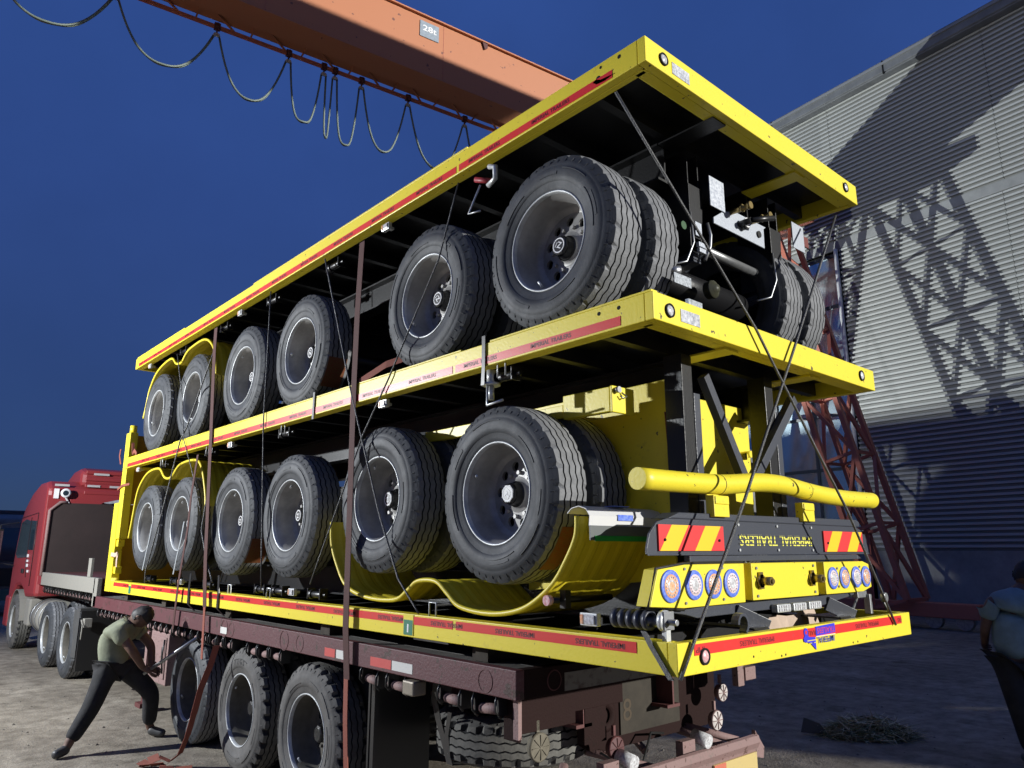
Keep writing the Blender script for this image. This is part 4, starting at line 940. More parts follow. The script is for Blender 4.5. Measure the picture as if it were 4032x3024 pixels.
# white lettering on the middle tyre
m = MB()
for i, ch in enumerate('SG27'):
    a = math.radians(100-i*9); r = .395; y, z = 4.66+r*math.cos(a)*1, .505+r*math.sin(a)
    put_text(m, ch, (.0255, y, z), (0, -math.sin(a), math.cos(a)) if False else (0, math.sin(a)*-1, math.cos(a)), (0, math.cos(a), math.sin(a)), .062, bold=True)
part('tyre_lettering', m, mat('chalk_mark', (.03, .03, .03), .8), st)
# spare tyre hanging flat with its strap, toolbox
sp = part('spare_wheel', None, None, st, loc=(.80, 1.95, .83)); sp.rotation_euler = (.0, PI/2, 0)
part('tyre', None, None, sp, share=TYO); part('rim', None, None, sp, share=RMO)
m = MB(); m.ribbon([(.26, 2.08, 1.05), (.27, 2.12, .92), (.29, 2.10, .80), (.30, 1.98, .55), (.5, 1.95, .53)], (0, .06, 0), .005); m.ribbon([(.27, 1.95, .86), (.285, 2.0, .72), (.30, 1.99, .56)], (0, .04, 0), .004); part('spare_strap', m, mat('old_strap', (.04, .035, .03), .9), st)
tb_ = part('toolbox', None, None, st)
m = MB(); m.box(.02, .60, 6.55, 7.15, .46, .98); part('box_body', m, PINK, tb_, .01)
m = MB(); m.box(.008, .019, 6.60, 7.10, .52, .94); part('box_door', m, PINK, tb_, .006)
m = MB(); m.box(.0, .008, 6.66, 6.70, .70, .84); m.tube([(.0, 6.63, .92), (-.01, 6.63, .75), (0, 6.63, .58)], .008, 6); part('box_latch', m, HUB, tb_)
m = MB(); m.box(.10, .14, 2.56, 2.60, .2, 1.0); m.box(.1, .6, 2.62, 2.64, .1, 1.0); part('mudflap', m, HUB, st)
for k, yc in enumerate((3.42, 4.66)):
    m = MB(); m.lathe([(0, .075), (.004, .073), (.002, .069)], 24, 0, M=Matrix.Translation((-.003, yc+.35, 1.155))); part('round_blank', m, MARD, st)
for x0 in (.2, 2.2): m = MB(); m.box(x0, x0+.06, 7.8, 7.9, .1, 1.1); m.box(x0-.05, x0+.11, 7.75, 7.95, .05, .1); part('landing_leg', m, MARD, st)
m = MB(); m.tube([(.08, 9.4+.22*math.cos(a), .50+.22*math.sin(a)) for a in [math.radians(100+i*20) for i in range(11)]], .012, 8); part('looped_hose', m, HUB, st)
m = MB(); m.box(.02, .05, 7.25, 7.33, .38, .95); part('side_guard_post', m, PINK, st)

# ------------------------------------------------------------------ TRACTOR
tr = thing('lorry_tractor', 'red lorry tractor with roof deflector coupled in front of the maroon semitrailer', 'lorry', (1.25, 13.5, 0))
cb = part('cab', None, None, tr)
prof = [(14.10, 1.02), (14.10, 3.0), (14.30, 3.13), (14.9, 3.13), (15.6, 2.98), (16.15, 2.74), (16.42, 2.50), (16.60, 2.0), (16.72, 1.45), (16.74, .62), (16.35, .62), (16.28, .95), (16.0, 1.14), (15.6, 1.18), (15.2, 1.10), (15.0, .98)]
m = MB(); m.prism(prof, 'x', .02, 2.48); part('cab_shell', m, CABR, cb, .07)
m = MB(); m.prism([(15.30, 1.72), (15.30, 2.42), (15.75, 2.46), (16.22, 2.40), (16.44, 1.78), (16.2, 1.70)], 'x', .005, .019); m.prism([(14.72, 1.86), (14.72, 2.40), (15.18, 2.42), (15.18, 1.86)], 'x', .008, .019); part('side_window', m, GLASS, cb)
m = MB(); m.tube([(.012, 14.62, 1.2), (.012, 14.62, 2.55), (.012, 16.35, 2.50)], .006, 6); m.tube([(.012, 15.25, 2.48), (.012, 15.25, 1.62), (.012, 15.1, 1.35)], .006, 6); part('door_seam', m, HUB, cb)
m = MB(); m.box(-.005, .015, 15.35, 15.55, 1.42, 1.50); part('door_handle', m, HUB, cb, .005)
m = MB()
for i, (yy, zz) in enumerate(((15.12, 1.75), (15.10, 1.66), (15.07, 1.57), (14.95, 1.47))): m.box(.004, .015, yy-.06, yy+.06, zz-.028, zz+.028 - (i % 2)*.012)
part('door_marking', m, WHITE, cb)
# back wall with window strips, tape, work lamp, side skirt
m = MB(); m.box(.03, .34, 14.085, 14.098, 1.4, 2.86); m.box(.4, 2.1, 14.08, 14.098, 1.4, 2.8); part('back_wall_panel', m, CABR, cb, .01)
for x0 in (.05, 2.43): m = MB(); m.box(x0, x0+.02, 13.74, 14.08, 1.25, 2.62); part('side_deflector', m, CABR, cb, .004)
m = MB(); m.box(.36, .40, 13.86, 14.1, 1.3, 2.4); m.cyl((.50, 13.95, 1.2), (.50, 13.95, 2.55), .07, 16); part('intake_stack', m, HUB, cb)
df = part('roof_deflector', None, None, cb)
m = MB(); m.prism([(14.12, 3.04), (14.12, 3.36), (14.35, 3.42), (14.9, 3.39), (15.7, 3.16), (16.2, 2.86), (15.6, 2.95), (14.9, 3.10)], 'x', .55, 1.95); part('deflector_shell', m, CABR, df, .09)
m = MB()
for k in range(4): m.box(.62, 1.88, 14.085+.0, 14.118, 2.90+k*.13, 2.97+k*.13)
part('deflector_rib', m, CABR, df, .012)
m = MB()
for x0, x1, z in ((.12, .36, 3.05), (.66, .88, 3.06), (1.05, 1.22, 3.06), (1.42, 1.60, 3.06), (.75, 1.02, 3.29), (2.1, 2.35, 3.05)): m.box(x0, x1, 14.068, 14.083, z-.02, z+.02)
part('white_tape', m, mat('dull_white_tape', (.45, .43, .42), .5), cb)
m = MB(); m.box(.12, .20, 14.06, 14.083, 2.80, 2.98); part('white_tape', m, WHITE, cb)
m = MB(); M = Matrix.Translation((.30, 14.0, 2.90)) @ Matrix.Rotation(PI/2, 4, 'Z'); m.lathe([(.08, .02), (.08, .06), (0, .085), (-.01, .085), (-.01, .05)], 24, 0, M=M); m.lathe([(-.008, .05), (-.012, .0005)], 24, 1, M=M); m.bar((.30, 14.05, 2.84), (.38, 14.06, 2.72), .02, .02, 0); part('work_lamp', m, [WHITE, GLASS], cb)
m = MB(); m.box(-.36, -.26, 16.42, 16.72, 1.72, 2.28); m.tube([(.0, 16.5, 2.42), (-.3, 16.58, 2.36), (-.31, 16.58, 1.62), (.0, 16.5, 1.55)], .014, 8); m.box(-.36, -.26, 16.42, 16.7, 1.48, 1.66); part('mirror', m, HUB, cb, .03)
m = MB(); m.box(-.352, -.268, 16.41, 16.418, 1.76, 2.24); m.box(-.35, -.27, 16.41, 16.418, 1.5, 1.64); part('mirror_glass', m, mat('mirror_glass', (.25, .27, .3), .08, .9), cb)
m = MB(); m.prism([(16.55, 2.38), (16.85, 2.28), (16.85, 2.24), (16.5, 2.32)], 'x', .1, 2.4); part('sun_visor', m, HUB, cb)
m = MB(); m.prism([(16.28, 2.42), (16.47, 2.38), (16.66, 1.72), (16.6, 1.70)], 'x', .2, 2.3); part('windscreen', m, GLASS, cb)
# chassis and fittings
m = MB(); m.box(.80, .90, 10.3, 16.2, .78, 1.02); m.box(1.60, 1.70, 10.3, 16.2, .78, 1.02); part('chassis', m, HUB, tr)
m = MB(); m.box(.72, 1.78, 11.1, 12.3, 1.03, 1.16); m.cyl((1.25, 11.7, 1.16), (1.25, 11.7, 1.20), .45, 28); part('fifth_wheel', m, STEEL, tr)
m = MB(); m.cyl((.34, 13.25, .68), (.34, 14.35, .68), .30, 24); part('fuel_tank', m, DIRT, tr, 0)
m = MB()
for y in (13.45, 13.8, 14.15): m.lathe([(0, .307), (0, .302), (.05, .302), (.05, .307)], 24, 0, M=Matrix.Translation((.34, y, .68)) @ Matrix.Rotation(PI/2, 4, 'Z'))
part('tank_strap', m, STEEL, tr)
m = MB(); m.box(.03, .6, 14.4, 14.8, .5, .98); part('battery_box', m, DIRT, tr, .03)
def guard(yc, z=.5, R=.57, a0=20, a1=160, x0=.0, x1=.55, mm=None):
    m = MB(); pts = [(0, yc+R*math.cos(math.radians(a)), z+R*math.sin(math.radians(a))) for a in range(a0, a1+1, 10)]
    m.ribbon([( (x0+x1)/2, p[1], p[2]) for p in pts], (x1-x0, 0, 0), .012); return part('mudguard', m, mm or DIRT, tr)
guard(15.68, .5, .60, 5, 175, .0, .5)
m = MB(); m.box(.0, .56, 10.34, 10.37, .18, 1.0); part('mudflap', m, HUB, tr); m = MB(); m.box(-.005, .0, 10.42, 10.75, .35, 1.0); m.box(0, .5, 10.42, 10.6, .98, 1.03); part('mudguard', m, mat('guard_plastic', (.07, .07, .068), .6, var=.3), tr, .01)
m = MB(); m.box(.02, .12, 10.2, 10.32, .78, .90); m.tube([(.0, 10.3, .88), (.0, 10.2, .82), (.0, 10.22, .62)], .012, 6); part('tail_lamp', m, DIRT, tr, .01)
for y in (11.12, 12.60): wheel(tr, -.02, y, .505, rz=.4, tyre=TY, rim=mat and RMO, inner=True)
wheel(tr, 2.5, 11.12, .505, mirror=True, full=False); wheel(tr, 2.5, 12.6, .505, mirror=True, full=False)
fw = wheel(tr, -.02, 15.68, .505, rz=.2, tyre=TYO, rim=RMO, inner=False); wheel(tr, 2.5, 15.68, .505, mirror=True, full=False, inner=False)
m = MB(); m.box(.0, 2.5, 16.4, 16.86, .35, .95); part('front_bumper', m, CABR, tr, .04)
# tarpaulin on the headboard
m = MB(); vs = []; n, k = 20, 7
for i in range(n+1):
    for j in range(k+1):
        x = .85+1.45*i/n; y = 13.35+.45*j/k; r = math.sin(PI*j/k); e = math.sin(PI*min(1, i/n*1.1+.05))
        vs.append((x, y, 2.695+.13*r*max(.15, e)*(1+.6*noise.noise(Vector((i*.45, j*.6, 1))))+.03*noise.noise(Vector((i*.9, j*1.1, 4)))))
m.add(vs, [(i*(k+1)+j, i*(k+1)+j+1, (i+1)*(k+1)+j+1, (i+1)*(k+1)+j) for i in range(n) for j in range(k)], 0, False)
single('folded_tarpaulin', m, mat('tarp_white', (.5, .5, .46), .8, var=.4, vscale=6), 'crumpled off-white tarpaulin lying on top of the dark headboard', 'tarpaulin', (1.5, 13.55, 2.76))

# ------------------------------------------------------------------ STRAPS and ROPES
def strap(label, pts, wd, mm, group, along=(0, 1, 0), th=.005, name='webbing_strap'):
    m = MB(); Q = []
    for i in range(len(pts)-1):
        a, b = Vector(pts[i]), Vector(pts[i+1]); n = 6
        for k in range(n): Q.append(a.lerp(b, k/n))
    Q.append(Vector(pts[-1])); m.ribbon(Q, Vector(along)*wd, th); return single(name, m, mm, label, 'strap', tuple(pts[-1]), group=group)
def rope(label, pts, r=.007, name='lashing_rope', mm=None, cat='rope', group='lashing ropes across the stack'):
    m = MB(); Q = []
    for i in range(len(pts)-1):
        a, b = Vector(pts[i]), Vector(pts[i+1])
        for k in range(4): Q.append(a.lerp(b, k/4))
    Q.append(Vector(pts[-1])); m.tube(Q, r, 6); return single(name, m, mm or ROPE, label, cat, tuple(pts[-1]), group=group)
GS = 'webbing straps over the side of the stack'
strap('widest maroon webbing strap, hanging from the top trailer down to the lorry rail', [(-.035, 2.78, 4.20), (-.045, 2.785, 3.62), (-.05, 2.775, 3.0), (-.05, 2.75, 2.1), (-.05, 2.73, 1.34), (-.04, 2.70, 1.0)], .075, WEB, GS)
strap('orange-red strap tail dangling below the lorry rail beside the rear wheel', [(-.045, 2.70, 1.0), (-.06, 2.66, .75), (-.05, 2.64, .45), (-.07, 2.66, .15), (-.05, 2.64, .02)], .055, WEBR, GS)
strap('maroon strap falling between the front fender and the third wheel of both tiers', [(-.035, 5.84, 4.20), (-.045, 5.80, 3.95), (-.05, 5.66, 3.0), (-.05, 5.50, 1.75), (-.045, 5.43, 1.32)], .085, WEB, GS)
strap('short bright orange-red strap end on the maroon rail above the first lorry wheel', [(-.045, 5.43, 1.32), (-.05, 5.39, 1.05), (-.055, 5.36, .86)], .05, WEBR, GS)
strap('slim maroon strap running past the second front wheel to the lorry rail', [(-.04, 6.02, 2.84), (-.05, 6.08, 2.41), (-.05, 6.09, 2.08), (-.05, 6.22, 1.50), (-.045, 6.27, 1.06)], .05, WEB, GS)
strap('black ratchet strap crossing the lowest yellow rail near the front', [(-.012, 5.98, 1.62), (-.012, 6.0, 1.46), (-.012, 5.99, 1.32), (.06, 5.99, 1.25)], .05, HUB, GS)
strap('black ratchet strap crossing the lowest yellow rail beside the maroon strap', [(-.012, 5.22, 1.62), (-.012, 5.20, 1.46), (-.012, 5.20, 1.32), (.06, 5.2, 1.25)], .04, HUB, GS)
strap('black strap wrapped round the middle yellow rail near its rear step', [(-.045, 1.265, 3.10), (-.045, 1.265, 2.90), (-.045, 1.27, 2.80)], .03, HUB, GS)
strap('black strap wrapped round the middle yellow rail below the fourth wheel', [(-.045, 3.42, 3.10), (-.045, 3.42, 2.88)], .03, HUB, GS)
strap('red strap slanting up to the hub gap beside the widest strap', [(-.03, 2.74, 3.07), (.02, 2.45, 3.16), (.10, 2.2, 3.2)], .05, WEBR, GS, along=(0, 0, 1))
strap('dull red strap hanging behind the rearmost lower wheel from the yellow lock box', [(.60, .43, 2.60), (.60, .42, 2.42), (.60, .42, 2.28), (.60, .40, 2.08)], .06, WEBR, GS, along=(1, 0, 0))
strap('dark strap passing under the near rear corner of the lowest trailer', [(-.01, .17, 1.50), (-.012, .13, 1.44), (-.012, .03, 1.31)], .03, ROPE, GS, th=.006)
rope('long dark rope from under the top deck to the lower right corner of the rear', [(-.135, .12, 4.12), (.83, -.012, 3.03), (.97, -.015, 2.87), (1.67, -.04, 2.07), (2.235, -.014, 1.40)], .008)
rope('pale rope from the top right corner of the rear to the lower left corner', [(2.205, .08, 4.17), (1.265, -.012, 3.03), (.57, -.03, 2.10), (-.005, -.012, 1.315)], .009)
rope('rope zigzagging past the widest strap down to the wavy yellow fender', [(-.03, 3.40, 4.25), (-.03, 3.04, 3.44), (-.05, 2.83, 3.04), (-.05, 2.62, 2.62), (-.03, 2.39, 2.10), (-.02, 2.14, 1.67), (.0, 1.93, 1.47)], .007)
rope('dark rope slanting over the fifth upper wheel and behind the widest strap', [(.0, 1.60, 4.25), (-.02, 1.78, 3.75), (-.03, 2.07, 3.36), (-.055, 2.28, 3.03), (-.055, 2.62, 2.64), (-.03, 2.92, 2.24), (-.02, 3.35, 1.60)], .006)
rope('thin vertical rope between the third and fourth wheels of both tiers', [(-.03, 4.47, 4.25), (-.055, 4.36, 3.0), (-.03, 4.21, 1.52)], .006)
rope('thin rope from the top front fender across the second upper wheel', [(-.03, 7.10, 4.16), (-.03, 6.77, 3.61), (-.055, 6.48, 3.05), (-.03, 6.21, 2.71), (-.03, 5.81, 2.23)], .006)
rope('rope from the upper fender edge slanting forward across the front lower wheels', [(-.03, 5.85, 3.95), (-.03, 6.50, 3.19), (-.055, 6.6, 3.04), (-.03, 7.06, 2.28), (-.03, 7.45, 1.61), (-.01, 7.5, 1.48)], .008)
rope('dark rope bowing in front of the third lower wheel', [(-.03, 5.68, 2.35), (-.06, 5.66, 2.05), (-.04, 5.50, 1.75), (-.02, 5.35, 1.55)], .007)
for k, (y0_, z0_) in enumerate(((7.45, 1.62), (6.35, 1.60))):
    strap(['plastic wrap ribbon fluttering at the foremost lower wheel', 'plastic wrap ribbon fluttering at the second lower wheel'][k], [(-.04, y0_-.10, 2.15), (-.05, y0_-.08, 1.95), (-.04, y0_+.02, 1.80), (-.03, y0_+.12, z0_)], .03, mat('plastic_wrap', (.35, .37, .38), .3), 'plastic wrap ribbons on the lower front wheels')
# bits of cloth and red tags on the front posts
m = MB(); m.ribbon([(-.01, 9.10, 1.78), (-.03, 9.0, 1.80), (-.02, 8.85, 1.79), (-.03, 8.72, 1.81)], (0, 0, .05), .006); m.ribbon([(-.02, 8.74, 1.81), (-.03, 8.72, 1.72), (-.02, 8.74, 1.64)], (0, .06, 0), .006)
single('cloth_tie', m, mat('beige_cloth', (.5, .36, .28), .9), 'beige cloth knotted round the yellow front post', 'cloth', (-.02, 8.9, 1.79))
m = MB(); m.ribbon([(-.01, 9.22, 3.22), (-.03, 9.16, 3.12), (-.02, 9.10, 3.0)], (0, .05, 0), .006)
single('warning_flag', m, WEBR, 'small red flag tied to the upper yellow front post', 'flag', (-.02, 9.2, 3.2))
m = MB(); m.ribbon([(-.01, 9.15, 2.66), (-.02, 8.9, 2.70), (-.01, 8.6, 2.70)], (0, 0, .03), .006); single('red_strap_tie', m, WEBR, 'thin red strap tied across the yellow front post at mid height', 'strap', (-.01, 8.9, 2.7), group=GS)
m = MB(); m.bar((.0, 8.62, 3.10), (.03, 8.80, 3.26), .03, .03); m.ribbon([(-.01, 8.6, 3.10), (-.02, 8.5, 3.13), (-.01, 8.42, 3.08)], (0, 0, .05), .01); single('ratchet_handle', m, WEBR, 'red ratchet lying at the front end of the middle deck', 'ratchet', (0, 8.6, 3.08))

# strap heap on the ground
m = MB(); pts = [(-.09, 4.93, 1.02), (-.12, 4.96, .85), (-.17, 5.0, .66), (-.20, 5.03, .45), (-.22, 5.08, .27), (-.25, 5.14, .12), (-.30, 5.22, .05)]
for i in range(len(pts)-1):
    a_w = .5+i*.35; wv = (Vector((.7466, -.6652, 0))*math.cos(a_w*.6)+Vector((.6652, .7466, 0))*math.sin(a_w*.6))*.055; m.ribbon([pts[i], pts[i+1]], wv, .004)
hp = [(-.30, 5.22, .05), (-.37, 5.30, .085), (-.44, 5.36, .05), (-.50, 5.40, .015), (-.44, 5.30, .03), (-.36, 5.20, .045), (-.40, 5.12, .02), (-.30, 5.08, .015), (-.18, 5.02, .02)]
for i in range(len(hp)-1): m.ribbon([hp[i], hp[i+1]], (.035*math.cos(i*1.7), .065, .045*math.sin(i*1.3)), .005)
single('fallen_strap', m, WEBR, 'orange-red strap hanging by the first lorry wheel and heaped on the concrete', 'strap', (-.3, 5.2, 0))

# ------------------------------------------------------------------ PEOPLE
RGT = Vector((.7466, -.6652, 0)); FWD = Vector((.6652, .7466, 0)); UPV = Vector((0, 0, 1))
def skin(name, joints, edges, mm, parent, org, lvl=2, root=0):
    me = bpy.data.meshes.new(name); me.from_pydata([tuple(org+RGT*j[0]+FWD*j[1]+UPV*j[2]) for j in joints], edges, []); me.materials.append(mm)
    base = parent.get('_b'); me.transform(Matrix.Translation(-Vector(base)))
    o = bpy.data.objects.new(name, me); C.objects.link(o); o.parent = parent
    sk = o.modifiers.new('skin', 'SKIN'); 
    for i, j in enumerate(joints):
        r = j[3]; me.skin_vertices[0].data[i].radius = (r, j[4] if len(j) > 4 else r)
    me.skin_vertices[0].data[root].use_root = True; sk.use_smooth_shade = True
    ss = o.modifiers.new('sub', 'SUBSURF'); ss.levels = lvl; ss.render_levels = lvl
    return o
def chain(*ids): return [(ids[i], ids[i+1]) for i in range(len(ids)-1)]
SKIN = mat('skin_tone', (.15, .08, .055), .6, var=.3, vscale=12, bump=.2, bscale=40); HAIR = mat('black_hair', (.012, .01, .009), .6)
def add_hand(joints, edges, wrist, pos, d, side, curl):
    """palm and five fingers as chains off the wrist vertex. d: hand direction (r,f,u), side: thumb side, curl: direction the fingers bend"""
    d, side, curl = Vector(d).normalized(), Vector(side).normalized(), Vector(curl).normalized(); p = Vector(pos)
    c = p+d*.055; joints.append((*c, .030, .018)); ci = len(joints)-1; edges.append((wrist, ci))
    for k, (off, L) in enumerate(((.028, .070), (.010, .078), (-.010, .072), (-.027, .058))):
        a = c+side*off+d*.045; b = a+d*L*.45+curl*L*.25; e = b+curl*L*.5
        i0 = len(joints); joints += [(*a, .0095), (*b, .009), (*e, .008)]; edges += [(ci, i0), (i0, i0+1), (i0+1, i0+2)]
    a = p+d*.03+side*.035; b = a+side*.025+d*.03; i0 = len(joints); joints += [(*a, .012), (*b+curl*.015, .009)] if False else [(a.x, a.y, a.z, .012), (b.x, b.y, b.z, .009)]; edges += [(ci, i0), (i0, i0+1)]
def head_parts(o, c, r, face, upd, parent, org):
    """head with face, nose, ears, hair. c centre, face direction, upd crown direction, in (r,f,u)"""
    face, upd = Vector(face).normalized(), Vector(upd).normalized(); sd = face.cross(upd).normalized(); upd = sd.cross(face).normalized()
    bm = bmesh.new(); bmesh.ops.create_uvsphere(bm, u_segments=28, v_segments=20, radius=1)
    for v in bm.verts:
        x, y, z = v.co   # x side, y face, z crown
        w_ = .76*(1-.18*max(0, -z)); y2 = y*.95; 
        if z < 0 and y > 0: y2 *= 1-.10*(-z)
        jaw = -.15*max(0, -z)*max(0, y)
        if y > .6 and abs(x) < .25 and -.35 < z < .15: y2 += .20*(1-abs(x)/.25)*(.15-z)*1.6*max(0, 1-abs(z+.12)*2)
        if y > .5 and .05 < z < .28 and .18 < abs(x) < .5: y2 -= .07
        if y > .6 and abs(z+.5) < .08 and abs(x) < .35: y2 += .04
        v.co = (x*w_, y2, z*1.18+jaw)
    for s_ in (-1, 1):
        r_ = bmesh.ops.create_uvsphere(bm, u_segments=10, v_segments=8, radius=.2)
        for v in r_['verts']: v.co = (s_*.77+v.co.x*.35, v.co.y*.8-.03, v.co.z*1.3)
    def tr_(me):
        for v in me.vertices:
            q = Vector(c)+(sd*v.co.x+face*v.co.y+upd*v.co.z)*r
            v.co = org+RGT*q.x+FWD*q.y+UPV*q.z-Vector(parent.get('_b'))
        for p_ in me.polygons: p_.use_smooth = True
    me = bpy.data.meshes.new('head'); bm.to_mesh(me)
    bm2 = bmesh.new(); bm2.from_mesh(me); kill = [v for v in bm2.verts if not (v.co.z > .35 or (v.co.y < .15 and v.co.z > -.55)) or abs(v.co.x) > .80]
    bmesh.ops.delete(bm2, geom=kill, context='VERTS')
    for v in bm2.verts: v.co *= 1.09+.09*noise.noise(v.co*9)
    mh = bpy.data.meshes.new('hair'); bm2.to_mesh(mh); bm2.free(); bm.free()
    me.materials.append(SKIN); mh.materials.append(HAIR); tr_(me); tr_(mh)
    for n_, mm_ in (('head', me), ('hair', mh)):
        q = bpy.data.objects.new(n_, mm_); C.objects.link(q); q.parent = parent
# --- worker pulling on the bar: feet at (-.90,6.19) and (-.06,6.48)
org = Vector((-.45, 6.33, 0))
wk = thing('person', 'worker in pale khaki shirt and dark trousers bending and pulling a bar beside the lorry', 'person', tuple(org))
J = [(-.10, .02, .74, .09, .10),
     (-.15, .02, .88, .09, .10), (-.12, .02, 1.01, .10, .11), (-.04, .02, 1.09, .085, .11), (.02, .0, 1.15, .060), (.055, -.01, 1.175, .056),
     (-.14, -.06, .70, .088), (-.165, -.22, .39, .064), (-.25, -.37, .13, .044), (-.262, -.38, .075, .04), (-.285, -.43, .045, .036), (-.30, -.48, .035, .028),
     (-.03, .09, .70, .09), (.20, .20, .46, .068), (.14, .35, .14, .045), (.15, .36, .075, .042), (.22, .35, .05, .036), (.29, .33, .04, .028),
     (.0, -.16, 1.05, .054), (.15, -.17, .89, .045), (.20, -.06, .74, .033), (.205, -.05, .725, .028),
     (.0, .19, 1.06, .054), (.15, .20, .90, .045), (.22, .10, .74, .033), (.225, .08, .725, .028)]
Ed = chain(0, 1, 2, 3, 4, 5)+chain(0, 6, 7, 8, 9, 10, 11)+chain(0, 12, 13, 14, 15, 16, 17)+chain(3, 18, 19, 20, 21)+chain(3, 22, 23, 24, 25)
add_hand(J, Ed, 21, J[21][:3], (.8, .3, -.5), (0, .3, 1), (.3, 1, -.2)); add_hand(J, Ed, 25, J[25][:3], (.8, -.3, -.4), (0, .3, 1), (.3, -1, -.2))
skin('body', J, Ed, SKIN, wk, org)
TRO = mat('dark_trousers', (.022, .022, .024), .85, var=.4, vscale=9, bump=.3, bscale=25); SHI = mat('khaki_shirt', (.25, .27, .185), .85, var=.3, vscale=7, bump=.5, bscale=16)
T = [(-.10, .02, .78, .125, .135), (-.14, -.06, .70, .110), (-.165, -.22, .39, .088), (-.25, -.37, .12, .068), (-.03, .09, .70, .112), (.20, .20, .46, .090), (.14, .35, .12, .070)]
skin('trousers', T, chain(0, 1, 2, 3)+chain(0, 4, 5, 6), TRO, wk, org)
Sh = [(-.09, .02, .60, .12, .13), (-.10, .02, .72, .135, .145), (-.155, .02, .90, .145, .155), (-.13, .02, 1.02, .152, .165), (-.05, .01, 1.105, .130, .155), (.0, .0, 1.14, .085, .09), (.0, -.17, 1.05, .080), (.07, -.19, .95, .070), (.0, .20, 1.06, .080), (.07, .21, .96, .070)]
skin('shirt', Sh, chain(0, 1, 2, 3, 4, 5)+chain(4, 6, 7)+chain(4, 8, 9), SHI, wk, org)
SHOE = mat('shoe_dark', (.05, .05, .05), .5)
skin('shoe', [(-.258, -.36, .075, .050), (-.275, -.42, .05, .048), (-.305, -.52, .04, .040)], chain(0, 1, 2), SHOE, wk, org)
skin('shoe', [(.13, .355, .075, .050), (.21, .35, .05, .048), (.32, .33, .04, .038)], chain(0, 1, 2), SHOE, wk, org)
head_parts(wk, (.125, -.02, 1.20), .098, (.5, -.1, -.85), (.85, 0, .5), wk, org)
m = MB(); a_ = org+RGT*.20+FWD*.0+UPV*.66; b_ = Vector((.03, 5.70, 1.03)); m.cyl(tuple(a_), tuple(b_), .017, 12)
single('tightening_bar', m, STEEL, 'long steel bar held by the bending worker and pushed into a winch', 'bar', tuple(a_))
# --- second man at the right edge
org2 = Vector((5.36, .23, 0))
p2 = thing('person', 'man in dark teal t-shirt and black trousers standing in shadow at the right edge', 'person', tuple(org2))
J = [(-.02, .0, .95, .10, .09), (-.02, .0, 1.12, .07, .06), (.02, .0, 1.30, .07, .06), (.07, .0, 1.42, .07, .05), (.15, .02, 1.50, .058), (.19, .04, 1.54, .055),
     (-.10, .0, .90, .09), (-.06, -.05, .50, .064), (.02, -.02, .10, .045), (.03, .05, .05, .036), (.05, .13, .04, .028),
     (.08, .0, .90, .09), (.14, .06, .50, .064), (.22, .02, .10, .045), (.24, .09, .05, .036), (.26, .17, .04, .028),
     (-.15, .0, 1.40, .056), (-.21, .05, 1.14, .044), (-.14, .20, .98, .032), (-.12, .23, .97, .028), (.28, .0, 1.38, .056), (.34, .06, 1.12, .044), (.36, .12, .90, .032), (.36, .13, .88, .028)]
Ed = chain(0, 1, 2, 3, 4, 5)+chain(0, 6, 7, 8, 9, 10)+chain(0, 11, 12, 13, 14, 15)+chain(3, 16, 17, 18, 19)+chain(3, 20, 21, 22, 23)
add_hand(J, Ed, 19, J[19][:3], (.5, .8, -.2), (0, 0, 1), (.6, -.2, 0)); add_hand(J, Ed, 23, J[23][:3], (0, .2, -1), (0, 1, 0), (-.8, .2, -.2))
skin('body', J, Ed, SKIN, p2, org2)
skin('trousers', [(-.01, .0, .98, .165, .14), (-.10, .0, .88, .115), (-.06, -.05, .50, .095), (.02, -.02, .11, .075), (.08, .0, .88, .115), (.14, .06, .50, .095), (.22, .02, .11, .075)], chain(0, 1, 2, 3)+chain(0, 4, 5, 6), TRO, p2, org2)
skin('t_shirt', [(-.02, .0, .86, .19, .15), (-.02, .0, 1.10, .185, .155), (.02, .0, 1.29, .20, .155), (.06, .0, 1.40, .17, .12), (.13, .01, 1.47, .08), (-.14, .0, 1.39, .085), (-.19, .03, 1.22, .082), (.28, .0, 1.37, .085), (.32, .03, 1.20, .082)], chain(0, 1, 2, 3, 4)+chain(3, 5, 6)+chain(3, 7, 8), mat('teal_cloth', (.22, .32, .35), .85, var=.3, vscale=6, bump=.4, bscale=14), p2, org2)
skin('shoe', [(.02, -.02, .07, .05), (.03, .05, .05, .048), (.05, .15, .04, .04)], chain(0, 1, 2), SHOE, p2, org2); skin('shoe', [(.22, .02, .07, .05), (.24, .09, .05, .048), (.26, .19, .04, .04)], chain(0, 1, 2), SHOE, p2, org2)
head_parts(p2, (.235, .06, 1.62), .110, (.45, .8, -.35), (.30, .2, .93), p2, org2)

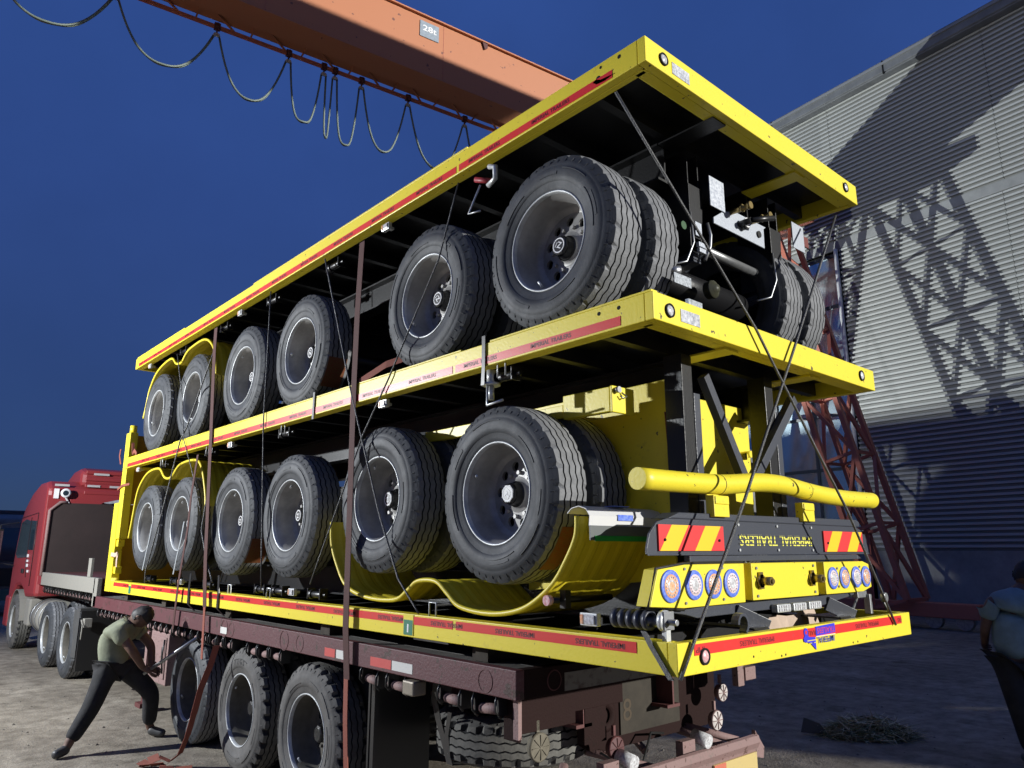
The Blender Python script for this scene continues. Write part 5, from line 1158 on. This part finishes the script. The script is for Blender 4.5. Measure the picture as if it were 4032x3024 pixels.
# ------------------------------------------------------------------ brush heap on the ground
bh = thing('brush_heap', 'small heap of dry straw and leaves on the concrete at the lower right', 'brush heap', (5.35, 1.7, 0))
m = MB(); rr = random.Random(3)
for i in range(2600):
    a = rr.uniform(0, 2*PI); q = rr.random()**.6; ex, ey = .50, .30
    x0, y0_ = q*math.cos(a)*ex, q*math.sin(a)*ey; hmax = .17*(1-q*q)+.02; z = rr.uniform(0, hmax)
    cx = 5.40+RGT.x*x0+FWD.x*y0_; cy = 1.66+RGT.y*x0+FWD.y*y0_
    L = rr.uniform(.04, .20); t = rr.uniform(0, 2*PI); el = rr.uniform(-.5, .5); dd = Vector((math.cos(t)*math.cos(el), math.sin(t)*math.cos(el), math.sin(el)))
    p = Vector((cx, cy, max(.004, z))); e = p+dd*L; e.z = max(.003, e.z); wv = dd.cross(Vector((rr.uniform(-1, 1), rr.uniform(-1, 1), 1))).normalized()*rr.uniform(.003, .008)
    m.add([p-wv, p+wv, e+wv*.3, e-wv*.3], [(0, 1, 2, 3)], i % 3)
part('straw', m, [mat('straw_pale', (.60, .52, .32), .9), mat('straw_brown', (.24, .18, .10), .9), mat('straw_green', (.20, .21, .09), .9)], bh, kind='stuff')
m = MB(); m.prism([(0, 0), (.26, .02), (.20, .16), (.05, .10)], 'x', 0, .015, M=Matrix.Translation((5.08, 1.92, .02)) @ Matrix.Rotation(.8, 4, 'Z') @ Matrix.Rotation(.5, 4, 'Y')); part('broken_board', m, mat('broken_wood', (.10, .08, .06), .9), bh)
# ground litter
m = MB()
for i in range(260):
    x, y = rr.uniform(-3, 9), rr.uniform(0, 12)
    if -.1 < x < 2.6: x -= 2.8
    r = rr.uniform(.004, .018); m.add([(x-r, y-r, .001), (x+r, y-r*.6, .001), (x+r*.5, y+r, .001), (x, y, r*.9)], [(0, 1, 3), (1, 2, 3), (2, 0, 3)])
for i in range(420):
    x, y = rr.uniform(-3.5, 7), rr.uniform(1, 11)
    if .0 < x < 2.6: continue
    r = rr.uniform(.006, .022); a = rr.uniform(0, 6); pts_ = [(x+r*math.cos(a+k*1.26)*rr.uniform(.6, 1.2), y+r*math.sin(a+k*1.26)*rr.uniform(.6, 1.2), .001) for k in range(5)]
    m.add(pts_+[(x, y, r*.7)], [(0, 1, 5), (1, 2, 5), (2, 3, 5), (3, 4, 5), (4, 0, 5)])
single('grit', m, mat('grit', (.14, .13, .11), .9), None, None, kind='stuff')

# ------------------------------------------------------------------ background at the left edge
lt = thing('parked_lorry', 'dark grey lorry parked beyond the red cab at the left edge of the yard', 'lorry', (.5, 27, 0))
m = MB(); m.prism([(24.2, .45), (24.2, 1.5), (24.45, 2.75), (24.8, 2.9), (26.2, 2.9), (26.2, .45)], 'x', -.8, 1.7); part('cab', m, mat('grey_cab', (.12, .14, .16), .45, var=.4, vscale=2), lt, .08)
m = MB(); m.prism([(24.17, 1.55), (24.40, 2.5), (24.42, 2.5), (24.2, 1.55)], 'x', -.65, 1.55); part('windscreen', m, GLASS, lt)
m = MB(); m.box(-.7, 1.6, 24.12, 24.2, .45, .75); part('front_bumper', m, mat('dull_green', (.05, .14, .12), .6), lt, .02)
m = MB(); m.box(-.5, 1.4, 24.15, 24.19, .85, 1.35); part('grille', m, HUB, lt)
for x in (-.68, 1.38):
    m = MB(); m.box(x, x+.22, 24.13, 24.17, .82, 1.0); part('headlight', m, LENS, lt, .01)
m = MB(); m.box(-.8, 1.7, 26.5, 35, 1.0, 3.1); part('load_box', m, mat('grey_box', (.07, .08, .10), .6, var=.3), lt, .03)
for x in (-.75, 1.35):
    for y in (25.2, 31.0, 32.4):
        m = MB(); m.cyl((x, y, .5), (x+.3, y, .5), .5, 24); part('wheel', m, RUB, lt)
m = MB(); m.box(-2.2, .2, 44, 50, 0, 2.5); single('green_container', m, mat('container_green', (.02, .14, .11), .6, var=.3), 'dark green container far behind the red lorry cab at the left edge', 'container', (-1, 47, 0), bevel=.03)
m = MB(); m.box(-4, 40, 60, 60.3, 0, 2.2)
for k in range(15): m.box(-4+3*k, -3.7+3*k, 59.8, 59.99, 0, 2.4)
single('yard_wall', m, mat('yard_wall_render', (.14, .14, .13), .9, var=.4, vscale=.8), 'low grey wall closing the yard far behind the lorries', 'wall', (18, 60, 0))
